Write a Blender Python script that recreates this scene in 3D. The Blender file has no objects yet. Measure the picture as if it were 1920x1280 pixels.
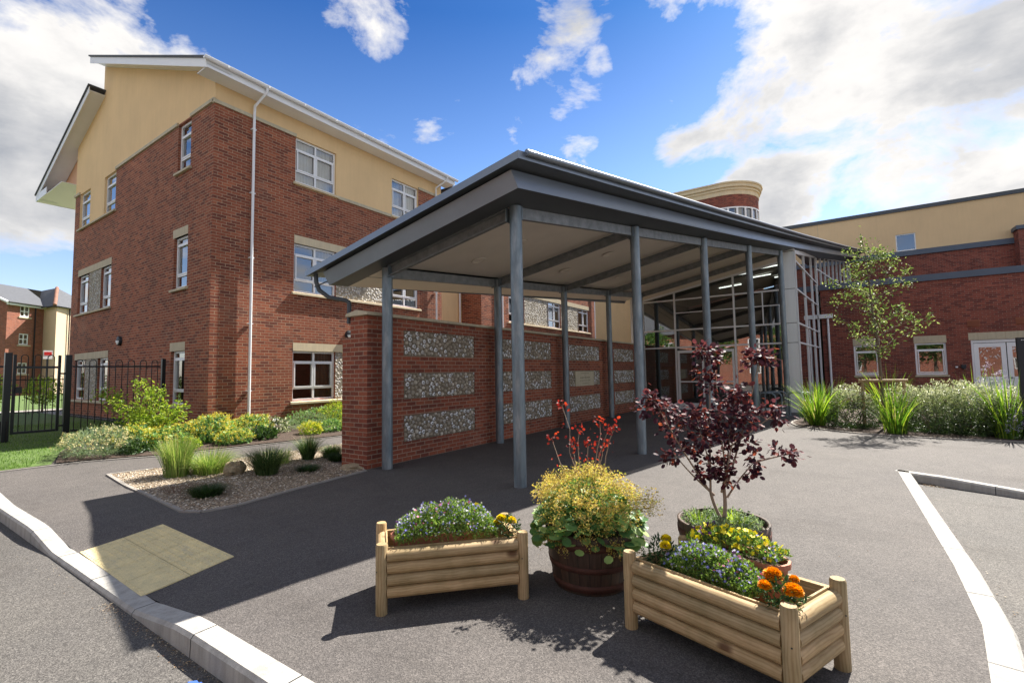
import bpy, math, random
from mathutils import Vector, Matrix, noise
from mathutils.geometry import delaunay_2d_cdt
R = math.radians
S = bpy.context.scene
COL = S.collection
rnd = random.Random(7)
ORG = {}

# ------------------------------------------------------------------ mesh builder
class MB:
    def __init__(s): s.v=[]; s.f=[]; s.uv=[]; s.r=[]; s.g=[]; s.smooth=[]
    def face(s, pts, uv=None, r=0.0, smooth=False, g=0.0):
        i=len(s.v); s.v.extend([tuple(p) for p in pts]); s.f.append(tuple(range(i,i+len(pts))))
        s.uv.append(uv); s.r.append(r); s.g.append(g); s.smooth.append(smooth)
    def mesh(s, verts, faces, uvs=None, r=0.0, smooth=False, g=None):
        i=len(s.v); s.v.extend([tuple(p) for p in verts])
        for k,f in enumerate(faces):
            s.f.append(tuple(i+a for a in f)); s.uv.append(uvs[k] if uvs else None)
            s.r.append(r); s.g.append(g[k] if g else 0.0); s.smooth.append(smooth)
    def box(s,x0,x1,y0,y1,z0,z1,r=0.0):
        s.obox(Vector((0,0,0)),Vector((1,0,0)),Vector((0,1,0)),x0,x1,y0,y1,z0,z1,r)
    def obox(s,O,e,n,a0,a1,d0,d1,z0,z1,r=0.0):
        O=Vector(O); V=[]
        for z in (z0,z1):
            for a,d in ((a0,d0),(a1,d0),(a1,d1),(a0,d1)):
                V.append(O+e*a+n*d+Vector((0,0,z)))
        F=[(0,3,2,1),(4,5,6,7),(0,1,5,4),(1,2,6,5),(2,3,7,6),(3,0,4,7)]
        if (e.cross(n)).z<0: F=[tuple(reversed(f)) for f in F]
        s.mesh(V,F,r=r)
    def tube(s,path,rad,n=10,caps=True,r=0.0,smooth=True,uvl=True):
        path=[Vector(p) for p in path]; m=len(path)
        if not isinstance(rad,(list,tuple)): rad=[rad]*m
        V=[];L=0;Ls=[]
        t0=(path[1]-path[0]).normalized()
        up=Vector((0,0,1)) if abs(t0.z)<.9 else Vector((1,0,0))
        a=t0.cross(up).normalized()
        for i,p in enumerate(path):
            if i>0: L+=(p-path[i-1]).length
            Ls.append(L)
            if i==0: t=t0
            elif i==m-1: t=(path[i]-path[i-1]).normalized()
            else: t=((path[i+1]-path[i]).normalized()+(path[i]-path[i-1]).normalized()).normalized()
            a=(a-t*a.dot(t)).normalized(); b=t.cross(a)
            for k in range(n):
                an=2*math.pi*k/n; V.append(p+(a*math.cos(an)+b*math.sin(an))*rad[i])
        F=[];U=[]
        ro=rnd.random()*5
        for i in range(m-1):
            for k in range(n):
                k2=(k+1)%n
                F.append((i*n+k,i*n+k2,(i+1)*n+k2,(i+1)*n+k))
                c=rad[i]*2*math.pi/n
                U.append(((Ls[i]+ro,k*c),(Ls[i]+ro,(k+1)*c),(Ls[i+1]+ro,(k+1)*c),(Ls[i+1]+ro,k*c)))
        s.mesh(V,F,U,r=r,smooth=smooth)
        if caps:
            s.face([V[k] for k in range(n)][::-1],r=r); s.face(V[-n:],r=r)
    def lathe(s,O,prof,n=24,smooth=True,r=0.0,rf=None,cap=False):
        O=Vector(O);V=[];F=[];U=[]
        for (ra,z) in prof:
            for k in range(n):
                a=2*math.pi*k/n; V.append(O+Vector((ra*math.cos(a),ra*math.sin(a),z)))
        R0=max(p[0] for p in prof)
        for i in range(len(prof)-1):
            for k in range(n):
                k2=(k+1)%n; F.append((i*n+k,i*n+k2,(i+1)*n+k2,(i+1)*n+k))
                u0=R0*2*math.pi*k/n;u1=R0*2*math.pi*(k+1)/n
                U.append(((u0,prof[i][1]),(u1,prof[i][1]),(u1,prof[i+1][1]),(u0,prof[i+1][1])))
        s.mesh(V,F,U,r=r,smooth=smooth)
        if cap: s.face(V[-n:],r=r)
    def prism(s,poly,d):
        poly=[Vector(p) for p in poly]; d=Vector(d); q=[p+d for p in poly]
        s.face(poly[::-1]); s.face(q)
        for i in range(len(poly)):
            j=(i+1)%len(poly); s.face([poly[i],poly[j],q[j],q[i]])
    def build(s,name,mat,parent=None,loc=None,label=None,kind=None,cat=None,group=None,ruv=False):
        W=Vector(ORG.get(parent.name,(0,0,0))) if parent else Vector(loc or (0,0,0))
        me=bpy.data.meshes.new(name)
        me.from_pydata([(a-W.x,b-W.y,c-W.z) for a,b,c in s.v],[],s.f)
        uvl=me.uv_layers.new(name='UVMap'); dat=[]
        for k,f in enumerate(s.f):
            uv=s.uv[k]
            if uv is None:
                p=[Vector(s.v[i]) for i in f]
                nn=(p[1]-p[0]).cross(p[2]-p[1])
                if len(p)>3: nn+=(p[3]-p[2]).cross(p[0]-p[3])
                ax=[abs(c) for c in nn]
                if ax[2]>=ax[0] and ax[2]>=ax[1]: uv=[(q.x,q.y) for q in p]
                elif ax[0]>ax[1]: uv=[(q.y,q.z) for q in p]
                else: uv=[(q.x,q.z) for q in p]
            for u in uv: dat.extend((u[0],u[1]))
        uvl.data.foreach_set('uv',dat)
        if any(s.r):
            at=me.attributes.new('rnd','FLOAT','FACE'); at.data.foreach_set('value',s.r)
        if any(s.g):
            at=me.attributes.new('rad','FLOAT','FACE'); at.data.foreach_set('value',s.g)
        me.polygons.foreach_set('use_smooth',s.smooth)
        me.materials.append(mat); me.update()
        o=bpy.data.objects.new(name,me); COL.objects.link(o)
        if parent: o.parent=parent
        else: o.location=W
        ORG[o.name]=tuple(W)
        if label: o['label']=label
        if kind: o['kind']=kind
        if cat: o['category']=cat
        if group: o['group']=group
        return o

def thing(name,label,cat,loc,group=None):
    o=bpy.data.objects.new(name,None); COL.objects.link(o); o.location=loc
    o.empty_display_size=.2
    o['label']=label; o['category']=cat
    if group: o['group']=group
    ORG[o.name]=tuple(loc); return o
def V3(x,y,z): return Vector((x,y,z))
X=V3(1,0,0); Y=V3(0,1,0); Z=V3(0,0,1)
def T(x,y): return min(max((y-8.5)*.066,0),.23)

# ------------------------------------------------------------------ materials
def mat(name):
    m=bpy.data.materials.new(name); m.use_nodes=True
    nt=m.node_tree; nt.nodes.clear()
    return m,nt
class NT:
    def __init__(s,nt): s.nt=nt
    def n(s,t,**k):
        o=s.nt.nodes.new(t)
        for a,b in k.items():
            if a.startswith('i_'):
                o.inputs[a[2:].replace('_',' ')].default_value=b
            else: setattr(o,a,b)
        return o
    def l(s,a,b): s.nt.links.new(a,b)
    def ramp(s,fac,stops,interp='LINEAR'):
        r=s.n('ShaderNodeValToRGB'); r.color_ramp.interpolation=interp
        el=r.color_ramp.elements
        while len(el)<len(stops): el.new(.5)
        for e,(p,c) in zip(el,stops):
            e.position=p; e.color=(c[0],c[1],c[2],1) if isinstance(c,(tuple,list)) else (c,c,c,1)
        s.l(fac,r.inputs[0]); return r.outputs[0]
    def mix(s,f,a,b,mode='MIX'):
        m=s.n('ShaderNodeMix',data_type='RGBA',blend_type=mode)
        for i,v in ((0,f),(6,a),(7,b)):
            if isinstance(v,(int,float)): m.inputs[i].default_value=v if i==0 else (v,v,v,1)
            elif isinstance(v,tuple): m.inputs[i].default_value=(v[0],v[1],v[2],1)
            else: s.l(v,m.inputs[i])
        return m.outputs[2]
    def math(s,op,a,b=0.0,clamp=False):
        m=s.n('ShaderNodeMath',operation=op,use_clamp=clamp)
        for i,v in ((0,a),(1,b)):
            if isinstance(v,(int,float)): m.inputs[i].default_value=v
            else: s.l(v,m.inputs[i])
        return m.outputs[0]
    def coord(s,kind='Object'):
        return s.n('ShaderNodeTexCoord').outputs[kind]
    def mapv(s,v,scale=(1,1,1),loc=(0,0,0),rot=(0,0,0)):
        m=s.n('ShaderNodeMapping'); m.inputs['Scale'].default_value=scale; m.inputs['Location'].default_value=loc; m.inputs['Rotation'].default_value=rot
        s.l(v,m.inputs[0]); return m.outputs[0]
    def noise(s,v,scale,detail=3,rough=.55):
        t=s.n('ShaderNodeTexNoise'); t.inputs['Scale'].default_value=scale; t.inputs['Detail'].default_value=detail; t.inputs['Roughness'].default_value=rough
        s.l(v,t.inputs['Vector']); return t.outputs[0]
    def bump(s,h,dist,strength=1.0,nrm=None):
        b=s.n('ShaderNodeBump'); b.inputs['Distance'].default_value=dist; b.inputs['Strength'].default_value=strength
        s.l(h,b.inputs['Height'])
        if nrm: s.l(nrm,b.inputs['Normal'])
        return b.outputs[0]
    def out(s,base,rough=.8,nrm=None,metal=0.0,spec=.5,**k):
        p=s.n('ShaderNodeBsdfPrincipled')
        if isinstance(base,tuple): p.inputs['Base Color'].default_value=(base[0],base[1],base[2],1)
        else: s.l(base,p.inputs['Base Color'])
        if isinstance(rough,(int,float)): p.inputs['Roughness'].default_value=rough
        else: s.l(rough,p.inputs['Roughness'])
        p.inputs['Metallic'].default_value=metal; p.inputs['Specular IOR Level'].default_value=spec
        if nrm: s.l(nrm,p.inputs['Normal'])
        o=s.n('ShaderNodeOutputMaterial'); s.l(p.outputs[0],o.inputs[0]); return p,o
def srgb(r,g,b):
    f=lambda c:(c/255/12.92 if c/255<=.04045 else ((c/255+.055)/1.055)**2.4)
    return (f(r),f(g),f(b))

def m_brick(name,c1,c2,c3,mortar,scale=1.0):
    m,nt=mat(name); t=NT(nt); uv=t.n('ShaderNodeUVMap',uv_map='UVMap').outputs[0]
    b=t.n('ShaderNodeTexBrick',offset=.5,squash=1.0)
    t.l(t.mapv(uv,(scale,scale,1)),b.inputs['Vector'])
    b.inputs['Color1'].default_value=(0,0,0,1); b.inputs['Color2'].default_value=(1,1,1,1); b.inputs['Mortar'].default_value=(.5,.5,.5,1)
    b.inputs['Scale'].default_value=1; b.inputs['Mortar Size'].default_value=.006; b.inputs['Mortar Smooth'].default_value=.25
    b.inputs['Brick Width'].default_value=.225; b.inputs['Row Height'].default_value=.075
    col=t.ramp(b.outputs['Color'],[(0,c2),(.15,c2),(.45,c1),(.8,c1),(1,c3)])
    big=t.noise(t.coord(),.35,4,.6); fine=t.noise(t.coord(),28,3,.6)
    col=t.mix(1,col,t.ramp(big,[(.3,(.78,.78,.8)),(.7,(1.18,1.12,1.08))]),'MULTIPLY')
    col=t.mix(1,col,t.ramp(fine,[(.25,.72),(.75,1.25)]),'MULTIPLY')
    ef=t.noise(t.mapv(t.coord(),(1,1,.6),(5,3,1)),.9,7,.68); col=t.mix(t.ramp(ef,[(.56,0.0),(.75,.22)]),col,(.36,.27,.21))
    dk=t.noise(t.mapv(t.coord(),(1.4,1.4,.35)),.8,6,.7); col=t.mix(t.ramp(dk,[(.54,0.0),(.72,.35)]),col,(.10,.045,.032))
    f=b.outputs['Fac']
    mo=t.mix(1,mortar,t.ramp(t.noise(t.coord(),3,3),[(.3,.75),(.7,1.2)]),'MULTIPLY')
    col=t.mix(f,col,mo)
    h=t.mix(f,t.ramp(fine,[(0,.7),(1,1.0)]),0.0)
    t.out(col,.85,t.bump(h,.006,.8),spec=.25); return m
def m_simple(name,c,rough=.7,var=.12,vs=2.0,fine=0,bump=0.0,bs=60,metal=0.0,spec=.4,stain=0):
    m,nt=mat(name); t=NT(nt); co=t.coord()
    col=t.mix(1,tuple(c),t.ramp(t.noise(co,vs,4,.6),[(.28,1-var),(.72,1+var)]),'MULTIPLY')
    if fine: col=t.mix(1,col,t.ramp(t.noise(co,bs*2,2),[(.3,1-fine),(.7,1+fine)]),'MULTIPLY')
    if stain:
        st=t.noise(t.mapv(co,(6,6,.5)),1.5,5,.7); col=t.mix(1,col,t.ramp(st,[(.35,1-stain),(.6,1.0)]),'MULTIPLY')
    nr=t.bump(t.noise(co,bs,3),bump) if bump else None
    t.out(col,rough,nr,metal,spec); return m
M={}
M['brick']=m_brick('brick_red',(.295,.094,.052),(.17,.056,.038),(.375,.128,.068),(.42,.31,.205))
M['brick_wall']=m_brick('brick_canopy_wall',(.285,.084,.048),(.185,.056,.037),(.35,.112,.06),(.38,.29,.21))
M['brick_dark']=m_brick('brick_dark_red',(.25,.072,.050),(.145,.042,.035),(.31,.095,.063),(.30,.20,.155))
M['brick_far']=m_brick('brick_orange_red',(.30,.10,.06),(.22,.075,.05),(.36,.13,.08),(.36,.27,.22))
M['blue_brick']=m_brick('engineering_brick',(.035,.035,.045),(.02,.02,.026),(.06,.055,.065),(.3,.28,.25))
M['yellow']=m_simple('yellow_render',(.80,.565,.30),.9,.06,.8,.04,.001,90,stain=.04)
M['yellow_far']=m_simple('ochre_render',(.74,.53,.30),.9,.06,.5,.04,.001,90,stain=.035)
M['cream']=m_simple('cream_render',(.66,.50,.35),.9,.04,.8,.03,.001,90)
M['peach']=m_simple('peach_render',(.68,.40,.25),.9,.04,.8)
M['stone']=m_simple('cast_stone',(.55,.48,.34),.85,.07,3,.06,.0008,120,stain=.15)
M['stone2']=m_simple('pale_cast_stone',(.66,.56,.38),.85,.07,3,.06,.0008,120,stain=.1)
M['upvc']=m_simple('white_plastic',(.83,.84,.85),.35,.03,2)
M['white_clad']=m_simple('white_cladding',(.80,.83,.83),.4,.04,1.2,stain=.06)
M['zinc']=m_simple('grey_sheet_metal',(.21,.24,.28),.33,.08,1.5,.03,.0,50,metal=.5,spec=.5)
M['zincd']=m_simple('dark_grey_metal',(.075,.082,.09),.45,.08,1.5,metal=.3)
M['soffit']=m_simple('beige_soffit',(.74,.67,.585),.55,.05,1.5)
M['trim']=m_simple('blue_grey_trim',(.095,.115,.15),.5,.06,1.5,metal=.2)
M['slate']=m_simple('slate',(.085,.09,.10),.7,.2,6,.15,.003,25)
M['black']=m_simple('black_paint',(.008,.008,.009),.35,.1)
M['dark']=m_simple('dark_trim',(.02,.022,.026),.5,.1)
M['kerb']=m_simple('concrete_kerb',(.40,.385,.355),.9,.14,4,.16,.0015,150,stain=.28)
M['edging']=m_simple('concrete_edging',(.27,.25,.225),.9,.12,6,.1,.001,120)
M['soil']=m_simple('dark_soil',(.045,.03,.02),.95,.35,20,.5,.012,45)
M['mulch']=m_simple('bark_mulch',(.06,.04,.03),.95,.4,25,.5,.02,35)
M['terracotta']=m_simple('terracotta_plastic',(.40,.15,.09),.6,.06,8)
M['copper']=m_simple('brown_louvre',(.34,.12,.065),.7,.1)
M['boulder']=m_simple('boulder_stone',(.34,.27,.17),.95,.3,9,.25,.01,30)
M['hoop']=m_simple('rusty_hoop',(.085,.036,.026),.75,.3,14,.2,.001,80,metal=.25)
M['bark']=m_simple('bark',(.16,.12,.085),.9,.3,18,.2,.002,60)
M['twig']=m_simple('pale_twig',(.27,.20,.155),.85,.2,30)
M['ceil']=m_simple('interior_pale',(.42,.42,.40),.9,.05)
M['room']=m_simple('interior_dark',(.10,.092,.08),.9,.1)
M['floorin']=m_simple('interior_floor',(.13,.11,.08),.5,.1)
M['net']=m_simple('net_curtain',(.78,.78,.76),.95,.06,6)
M['fabric']=m_simple('curtain_fabric',(.42,.36,.24),.95,.08,6)
M['red']=m_simple('red_sign_paint',(.55,.02,.02),.6,.05)
M['blue']=m_simple('blue_litter',(.05,.12,.4),.6,.05)
M['letter']=m_simple('engraved_lettering',(.10,.085,.055),.8,.05)
M['whitep']=m_simple('white_lettering',(.75,.75,.75),.7,.03)

def m_galv():
    m,nt=mat('galvanised_steel'); t=NT(nt); co=t.coord()
    n1=t.noise(t.mapv(co,(1,1,.25)),9,5,.65); n2=t.noise(t.mapv(co,(5,5,.6)),5,3)
    c=t.ramp(n1,[(.3,(.14,.175,.20)),(.5,(.19,.23,.255)),(.68,(.29,.32,.335))])
    c=t.mix(1,c,t.ramp(n2,[(.3,.85),(.7,1.15)]),'MULTIPLY')
    t.out(c,.5,None,.45,.5); return m
M['galv']=m_galv()
def m_galv2():
    m,nt=mat('galvanised_beam'); t=NT(nt); co=t.coord()
    c=t.ramp(t.noise(co,7,5,.65),[(.3,(.15,.16,.165)),(.7,(.27,.28,.28))])
    t.out(c,.55,None,.35,.5); return m
M['beam']=m_galv2()
def m_asphalt(name,a,b,c,warm):
    m,nt=mat(name); t=NT(nt); co=t.coord()
    v=t.n('ShaderNodeTexVoronoi',feature='F1'); v.inputs['Scale'].default_value=140; t.l(co,v.inputs['Vector'])
    g=t.ramp(v.outputs['Color'],[(0,a),(.45,b),(1,c)])
    g2=t.ramp(t.noise(co,260,2,.7),[(.32,.55),(.7,1.5)])
    col=t.mix(1,g,g2,'MULTIPLY')
    big=t.ramp(t.noise(co,.55,5,.62),[(.25,(.82,.82,.84)),(.75,warm)])
    col=t.mix(1,col,big,'MULTIPLY')
    mid=t.ramp(t.noise(t.mapv(co,(1,2.2,1)),2.6,4,.7),[(.3,.90),(.7,1.08)])
    col=t.mix(1,col,mid,'MULTIPLY')
    wear=t.noise(t.mapv(co,(1,.35,1),(3,1,0),(0,0,.5)),.9,6,.72); col=t.mix(1,col,t.ramp(wear,[(.34,(.84,.83,.82)),(.46,1.0),(.62,1.0),(.72,(1.10,1.09,1.07))]),'MULTIPLY')
    sp=t.n('ShaderNodeTexVoronoi',feature='F1'); sp.inputs['Scale'].default_value=2.3; t.l(co,sp.inputs['Vector']); col=t.mix(t.ramp(sp.outputs['Distance'],[(.018,.55),(.035,0.0)]),col,(.035,.033,.032))
    h=t.mix(.5,t.noise(co,120,3,.7),v.outputs['Distance'])
    t.out(col,.82,t.bump(h,.006,.8),spec=.35); return m
M['asphalt']=m_asphalt('footway_asphalt',(.049,.045,.043),(.084,.077,.072),(.162,.148,.137),(1.10,1.08,1.07))
M['road']=m_asphalt('road_asphalt',(.046,.043,.040),(.086,.081,.075),(.18,.17,.155),(1.1,1.08,1.06))
def m_gravel():
    m,nt=mat('pea_gravel'); t=NT(nt); co=t.coord()
    v=t.n('ShaderNodeTexVoronoi',feature='F1'); v.inputs['Scale'].default_value=38; t.l(co,v.inputs['Vector'])
    c=t.ramp(v.outputs['Color'],[(0,(.15,.10,.06)),(.35,(.32,.24,.155)),(.7,(.43,.34,.24)),(1,(.58,.52,.43))])
    c=t.mix(1,c,t.ramp(v.outputs['Distance'],[(.3,1.0),(.75,.35)]),'MULTIPLY')
    c=t.mix(1,c,t.ramp(t.noise(co,1.2,4),[(.3,.8),(.7,1.15)]),'MULTIPLY')
    h=t.ramp(v.outputs['Distance'],[(0,1),(.8,0)])
    t.out(c,.85,t.bump(h,.02,.9)); return m
M['gravel']=m_gravel()
def m_flint(name='flint_nodules'):   # per-stone attributes on real stones: rnd = tone, rad = ring position
    m,nt=mat(name); t=NT(nt)
    a=t.n('ShaderNodeAttribute',attribute_name='rnd').outputs['Fac']; r=t.n('ShaderNodeAttribute',attribute_name='rad').outputs['Fac']
    core=t.ramp(a,[(0,(.05,.052,.058)),(.28,(.13,.12,.115)),(.4,(.30,.27,.22)),(.75,(.42,.35,.26)),(1,(.72,.66,.56))])
    rim=t.ramp(a,[(0,.95),(.3,.85),(.42,(.36,.32,.26)),(.7,(.30,.25,.18)),(1,(.55,.49,.40))])
    f=t.ramp(r,[(.40,0.0),(.55,1.0),(.86,1.0),(.98,.25)])
    c=t.mix(f,core,rim)
    c=t.mix(1,c,t.ramp(t.noise(t.coord(),70,3),[(.3,.75),(.7,1.2)]),'MULTIPLY')
    t.out(c,.6,t.bump(t.noise(t.coord(),60,3),.004)); return m
M['flint']=m_flint()
M['mortar']=m_simple('lime_mortar',(.19,.155,.11),.95,.12,8,.15,.004,50)
def m_flint_shader():
    m,nt=mat('flint_facing'); t=NT(nt); uv=t.n('ShaderNodeUVMap',uv_map='UVMap').outputs[0]
    v=t.n('ShaderNodeTexVoronoi',feature='F1'); v.inputs['Scale'].default_value=13; t.l(uv,v.inputs['Vector'])
    sep=t.n('ShaderNodeSeparateColor'); t.l(v.outputs['Color'],sep.inputs[0])
    core=t.ramp(sep.outputs[0],[(0,(.06,.06,.065)),(.25,(.16,.15,.14)),(.5,(.34,.31,.26)),(1,(.60,.55,.45))])
    c=t.mix(t.ramp(v.outputs['Distance'],[(.24,0.0),(.32,1.0)]),core,t.ramp(sep.outputs[0],[(0,.75),(.5,(.5,.46,.38)),(1,(.6,.55,.45))]))
    c=t.mix(t.ramp(v.outputs['Distance'],[(.42,0.0),(.5,1.0)]),c,(.27,.235,.18))
    t.out(c,.8,t.bump(t.ramp(v.outputs['Distance'],[(0,1),(.6,0)]),.04,.9)); return m
M['flintw']=m_flint_shader()
def m_wood():
    m,nt=mat('treated_pine'); t=NT(nt); uv=t.n('ShaderNodeUVMap',uv_map='UVMap').outputs[0]
    g=t.noise(t.mapv(uv,(1.3,26,1)),3,5,.65); w=t.n('ShaderNodeTexWave',wave_type='BANDS',bands_direction='Y'); w.inputs['Scale'].default_value=11; w.inputs['Distortion'].default_value=7; w.inputs['Detail'].default_value=2; w.inputs['Detail Scale'].default_value=.7
    t.l(t.mapv(uv,(.55,1.6,1)),w.inputs['Vector'])
    a=t.n('ShaderNodeAttribute',attribute_name='rnd').outputs['Fac']
    c=t.ramp(g,[(.25,(.30,.195,.095)),(.5,(.41,.29,.155)),(.75,(.49,.36,.205))])
    c=t.mix(.32,c,t.ramp(w.outputs[0],[(0,(.22,.13,.058)),(.35,(.38,.265,.14)),(1,(.50,.37,.215))]))
    k=t.n('ShaderNodeTexVoronoi',feature='F1'); k.inputs['Scale'].default_value=1; t.l(t.mapv(uv,(3.2,5,1)),k.inputs['Vector'])
    c=t.mix(t.ramp(k.outputs['Distance'],[(.06,.95),(.10,.7),(.17,0.0)]),c,(.11,.05,.02))
    c=t.mix(1,c,t.ramp(a,[(0,(.80,.84,.86)),(1,(1.12,1.05,1.0))]),'MULTIPLY')
    c=t.mix(1,c,t.ramp(t.noise(t.coord(),5,4,.6),[(.3,(.70,.72,.62)),(.65,1.10)]),'MULTIPLY')
    t.out(c,.65,t.bump(g,.002,.6),spec=.3); return m
M['wood']=m_wood()
def m_stave():
    m,nt=mat('barrel_staves'); t=NT(nt); uv=t.n('ShaderNodeUVMap',uv_map='UVMap').outputs[0]
    b=t.n('ShaderNodeTexBrick',offset=0); b.inputs['Scale'].default_value=1; b.inputs['Brick Width'].default_value=.085; b.inputs['Row Height'].default_value=3; b.inputs['Mortar Size'].default_value=.0022
    b.inputs['Color1'].default_value=(.035,.02,.014,1); b.inputs['Color2'].default_value=(.085,.05,.032,1); b.inputs['Mortar'].default_value=(.006,.005,.004,1)
    t.l(uv,b.inputs['Vector']); c=t.mix(1,b.outputs['Color'],t.ramp(t.noise(t.mapv(uv,(40,3,1)),2,4),[(.3,.6),(.7,1.4)]),'MULTIPLY')
    c=t.mix(t.ramp(t.noise(t.coord(),9,5,.7),[(.52,0.0),(.72,.5)]),c,(.05,.055,.035))
    t.out(c,.6,t.bump(b.outputs['Fac'],-.004)); return m
M['stave']=m_stave()
def m_tact():
    m,nt=mat('buff_concrete_slab'); t=NT(nt); co=t.coord()
    c=t.mix(1,(.70,.58,.31),t.ramp(t.noise(co,6,5,.7),[(.3,(.80,.82,.85)),(.7,(1.12,1.1,1.05))]),'MULTIPLY')
    c=t.mix(1,c,t.ramp(t.noise(co,160,2),[(.3,.82),(.7,1.15)]),'MULTIPLY')
    st=t.noise(t.mapv(co,(7,1.5,1)),1.2,5,.75); c=t.mix(t.ramp(st,[(.55,0.0),(.68,.35)]),c,(.27,.27,.26))
    t.out(c,.88,t.bump(t.noise(co,120,2),.001)); return m
M['tactile']=m_tact()
M['blister']=m_simple('shade_blister_tops',(.62,.51,.265),.9,.15,9,.15)  # darker buff standing in for shade around the blisters; not assigned
def m_glass(name,tint=(.75,.8,.8),ior=1.55,refl=1.0):
    m,nt=mat(name); t=NT(nt)
    fr=t.n('ShaderNodeFresnel'); fr.inputs['IOR'].default_value=ior
    tr=t.n('ShaderNodeBsdfTransparent'); tr.inputs[0].default_value=(*tint,1)
    gl=t.n('ShaderNodeBsdfGlossy'); gl.inputs['Roughness'].default_value=.015
    f=t.math('ADD',t.math('MULTIPLY',fr.outputs[0],2.2*refl),.09*refl,True)
    wv=t.bump(t.noise(t.coord(),.9,2),.01,.12); t.l(wv,gl.inputs['Normal'])
    ms=t.n('ShaderNodeMixShader'); t.l(f,ms.inputs[0]); t.l(tr.outputs[0],ms.inputs[1]); t.l(gl.outputs[0],ms.inputs[2])
    o=t.n('ShaderNodeOutputMaterial'); t.l(ms.outputs[0],o.inputs[0]); return m
M['glass']=m_glass('window_glass',(.80,.85,.86),1.7)
M['glassd']=m_glass('tinted_glazing',(.55,.61,.58),1.6,1.5)
M['lampglass']=m_simple('frosted_lamp_glass',(.75,.78,.78),.3,.02)
def m_emit(name,c,s):
    m,nt=mat(name); t=NT(nt); e=t.n('ShaderNodeEmission'); e.inputs[0].default_value=(*c,1); e.inputs[1].default_value=s
    o=t.n('ShaderNodeOutputMaterial'); t.l(e.outputs[0],o.inputs[0]); return m
M['tubelight']=m_emit('lit_fluorescent_diffuser',(1,.98,.94),1.3)
def m_leaf(name,stops,trans=.35,rough=.5,spec=.35,tboost=1.3):
    m,nt=mat(name); t=NT(nt)
    a=t.n('ShaderNodeAttribute',attribute_name='rnd').outputs['Fac']; c=t.ramp(a,stops)
    c=t.mix(1,c,t.ramp(t.noise(t.coord(),14,2),[(.3,.82),(.7,1.18)]),'MULTIPLY')
    p=t.n('ShaderNodeBsdfPrincipled'); t.l(c,p.inputs['Base Color']); p.inputs['Roughness'].default_value=rough; p.inputs['Specular IOR Level'].default_value=spec
    tl=t.n('ShaderNodeBsdfTranslucent'); t.l(t.mix(1,c,(tboost*1.1,tboost*1.15,tboost*.7),'MULTIPLY'),tl.inputs[0])
    ms=t.n('ShaderNodeMixShader'); ms.inputs[0].default_value=trans
    t.l(p.outputs[0],ms.inputs[1]); t.l(tl.outputs[0],ms.inputs[2])
    o=t.n('ShaderNodeOutputMaterial'); t.l(ms.outputs[0],o.inputs[0]); return m
L_={}
L_['purple']=m_leaf('purple_leaf',[(0,(.030,.012,.024)),(.5,(.070,.020,.038)),(.82,(.12,.028,.040)),(1,(.22,.05,.035))],.32,.55,.28,1.8)
L_['redleaf']=m_leaf('red_leaf',[(0,(.08,.007,.009)),(.5,(.22,.014,.015)),(1,(.36,.04,.02))],.45,.5)
L_['green']=m_leaf('green_leaf',[(0,(.03,.075,.018)),(.5,(.07,.15,.03)),(1,(.16,.26,.05))],.35)
L_['lobleaf']=m_leaf('lobelia_leaf',[(0,(.05,.11,.02)),(.5,(.14,.24,.045)),(1,(.30,.40,.10))],.35)
L_['lime']=m_leaf('lime_leaf',[(0,(.10,.18,.02)),(.5,(.22,.32,.035)),(1,(.42,.48,.06))],.4)
L_['dark']=m_leaf('dark_green_leaf',[(0,(.015,.04,.012)),(.5,(.035,.08,.02)),(1,(.08,.14,.035))],.25)
L_['grey']=m_leaf('grey_green_leaf',[(0,(.10,.15,.09)),(.5,(.19,.27,.16)),(1,(.34,.42,.25))],.3)
L_['amberbed']=m_leaf('amber_bed_flower',[(0,(.36,.28,.04)),(.5,(.56,.46,.06)),(1,(.62,.56,.10))],.4)
L_['amber']=m_leaf('amber_flower',[(0,(.34,.22,.05)),(.4,(.52,.36,.10)),(.7,(.60,.46,.16)),(1,(.48,.52,.10))],.4)
L_['yfroth']=m_leaf('yellow_froth',[(0,(.35,.33,.03)),(.5,(.60,.54,.05)),(1,(.75,.68,.10))],.4)
L_['mantle']=m_leaf('round_green_leaf',[(0,(.06,.15,.05)),(.5,(.15,.29,.10)),(1,(.34,.46,.15))],.3,.45)
L_['cream']=m_leaf('cream_tip',[(0,(.45,.40,.20)),(1,(.70,.62,.36))],.3)
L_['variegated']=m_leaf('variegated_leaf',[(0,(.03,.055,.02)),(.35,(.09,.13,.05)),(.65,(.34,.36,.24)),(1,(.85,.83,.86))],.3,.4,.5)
L_['blade']=m_leaf('sword_leaf',[(0,(.05,.12,.012)),(.5,(.13,.25,.025)),(1,(.33,.42,.05))],.4)
L_['grass']=m_leaf('grass_blade',[(0,(.09,.17,.03)),(.5,(.18,.29,.06)),(1,(.40,.42,.16))],.35)
L_['tuss']=m_leaf('tussock_blade',[(0,(.02,.05,.015)),(.5,(.05,.10,.03)),(1,(.14,.20,.07))],.3)
L_['tussd']=m_leaf('dark_tussock_blade',[(0,(.012,.03,.01)),(.5,(.025,.06,.015)),(1,(.06,.11,.03))],.25)
L_['tree']=m_leaf('tree_leaf',[(0,(.05,.09,.025)),(.5,(.13,.19,.055)),(1,(.34,.38,.17))],.35,.5,.3)
L_['lawn']=m_leaf('lawn_blade',[(0,(.05,.12,.015)),(.5,(.10,.20,.025)),(1,(.19,.29,.05))],.3)
L_['blue']=m_leaf('lobelia_petal',[(0,(.16,.18,.55)),(.5,(.28,.26,.68)),(.8,(.42,.34,.66)),(1,(.75,.72,.80))],.3)
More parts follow.
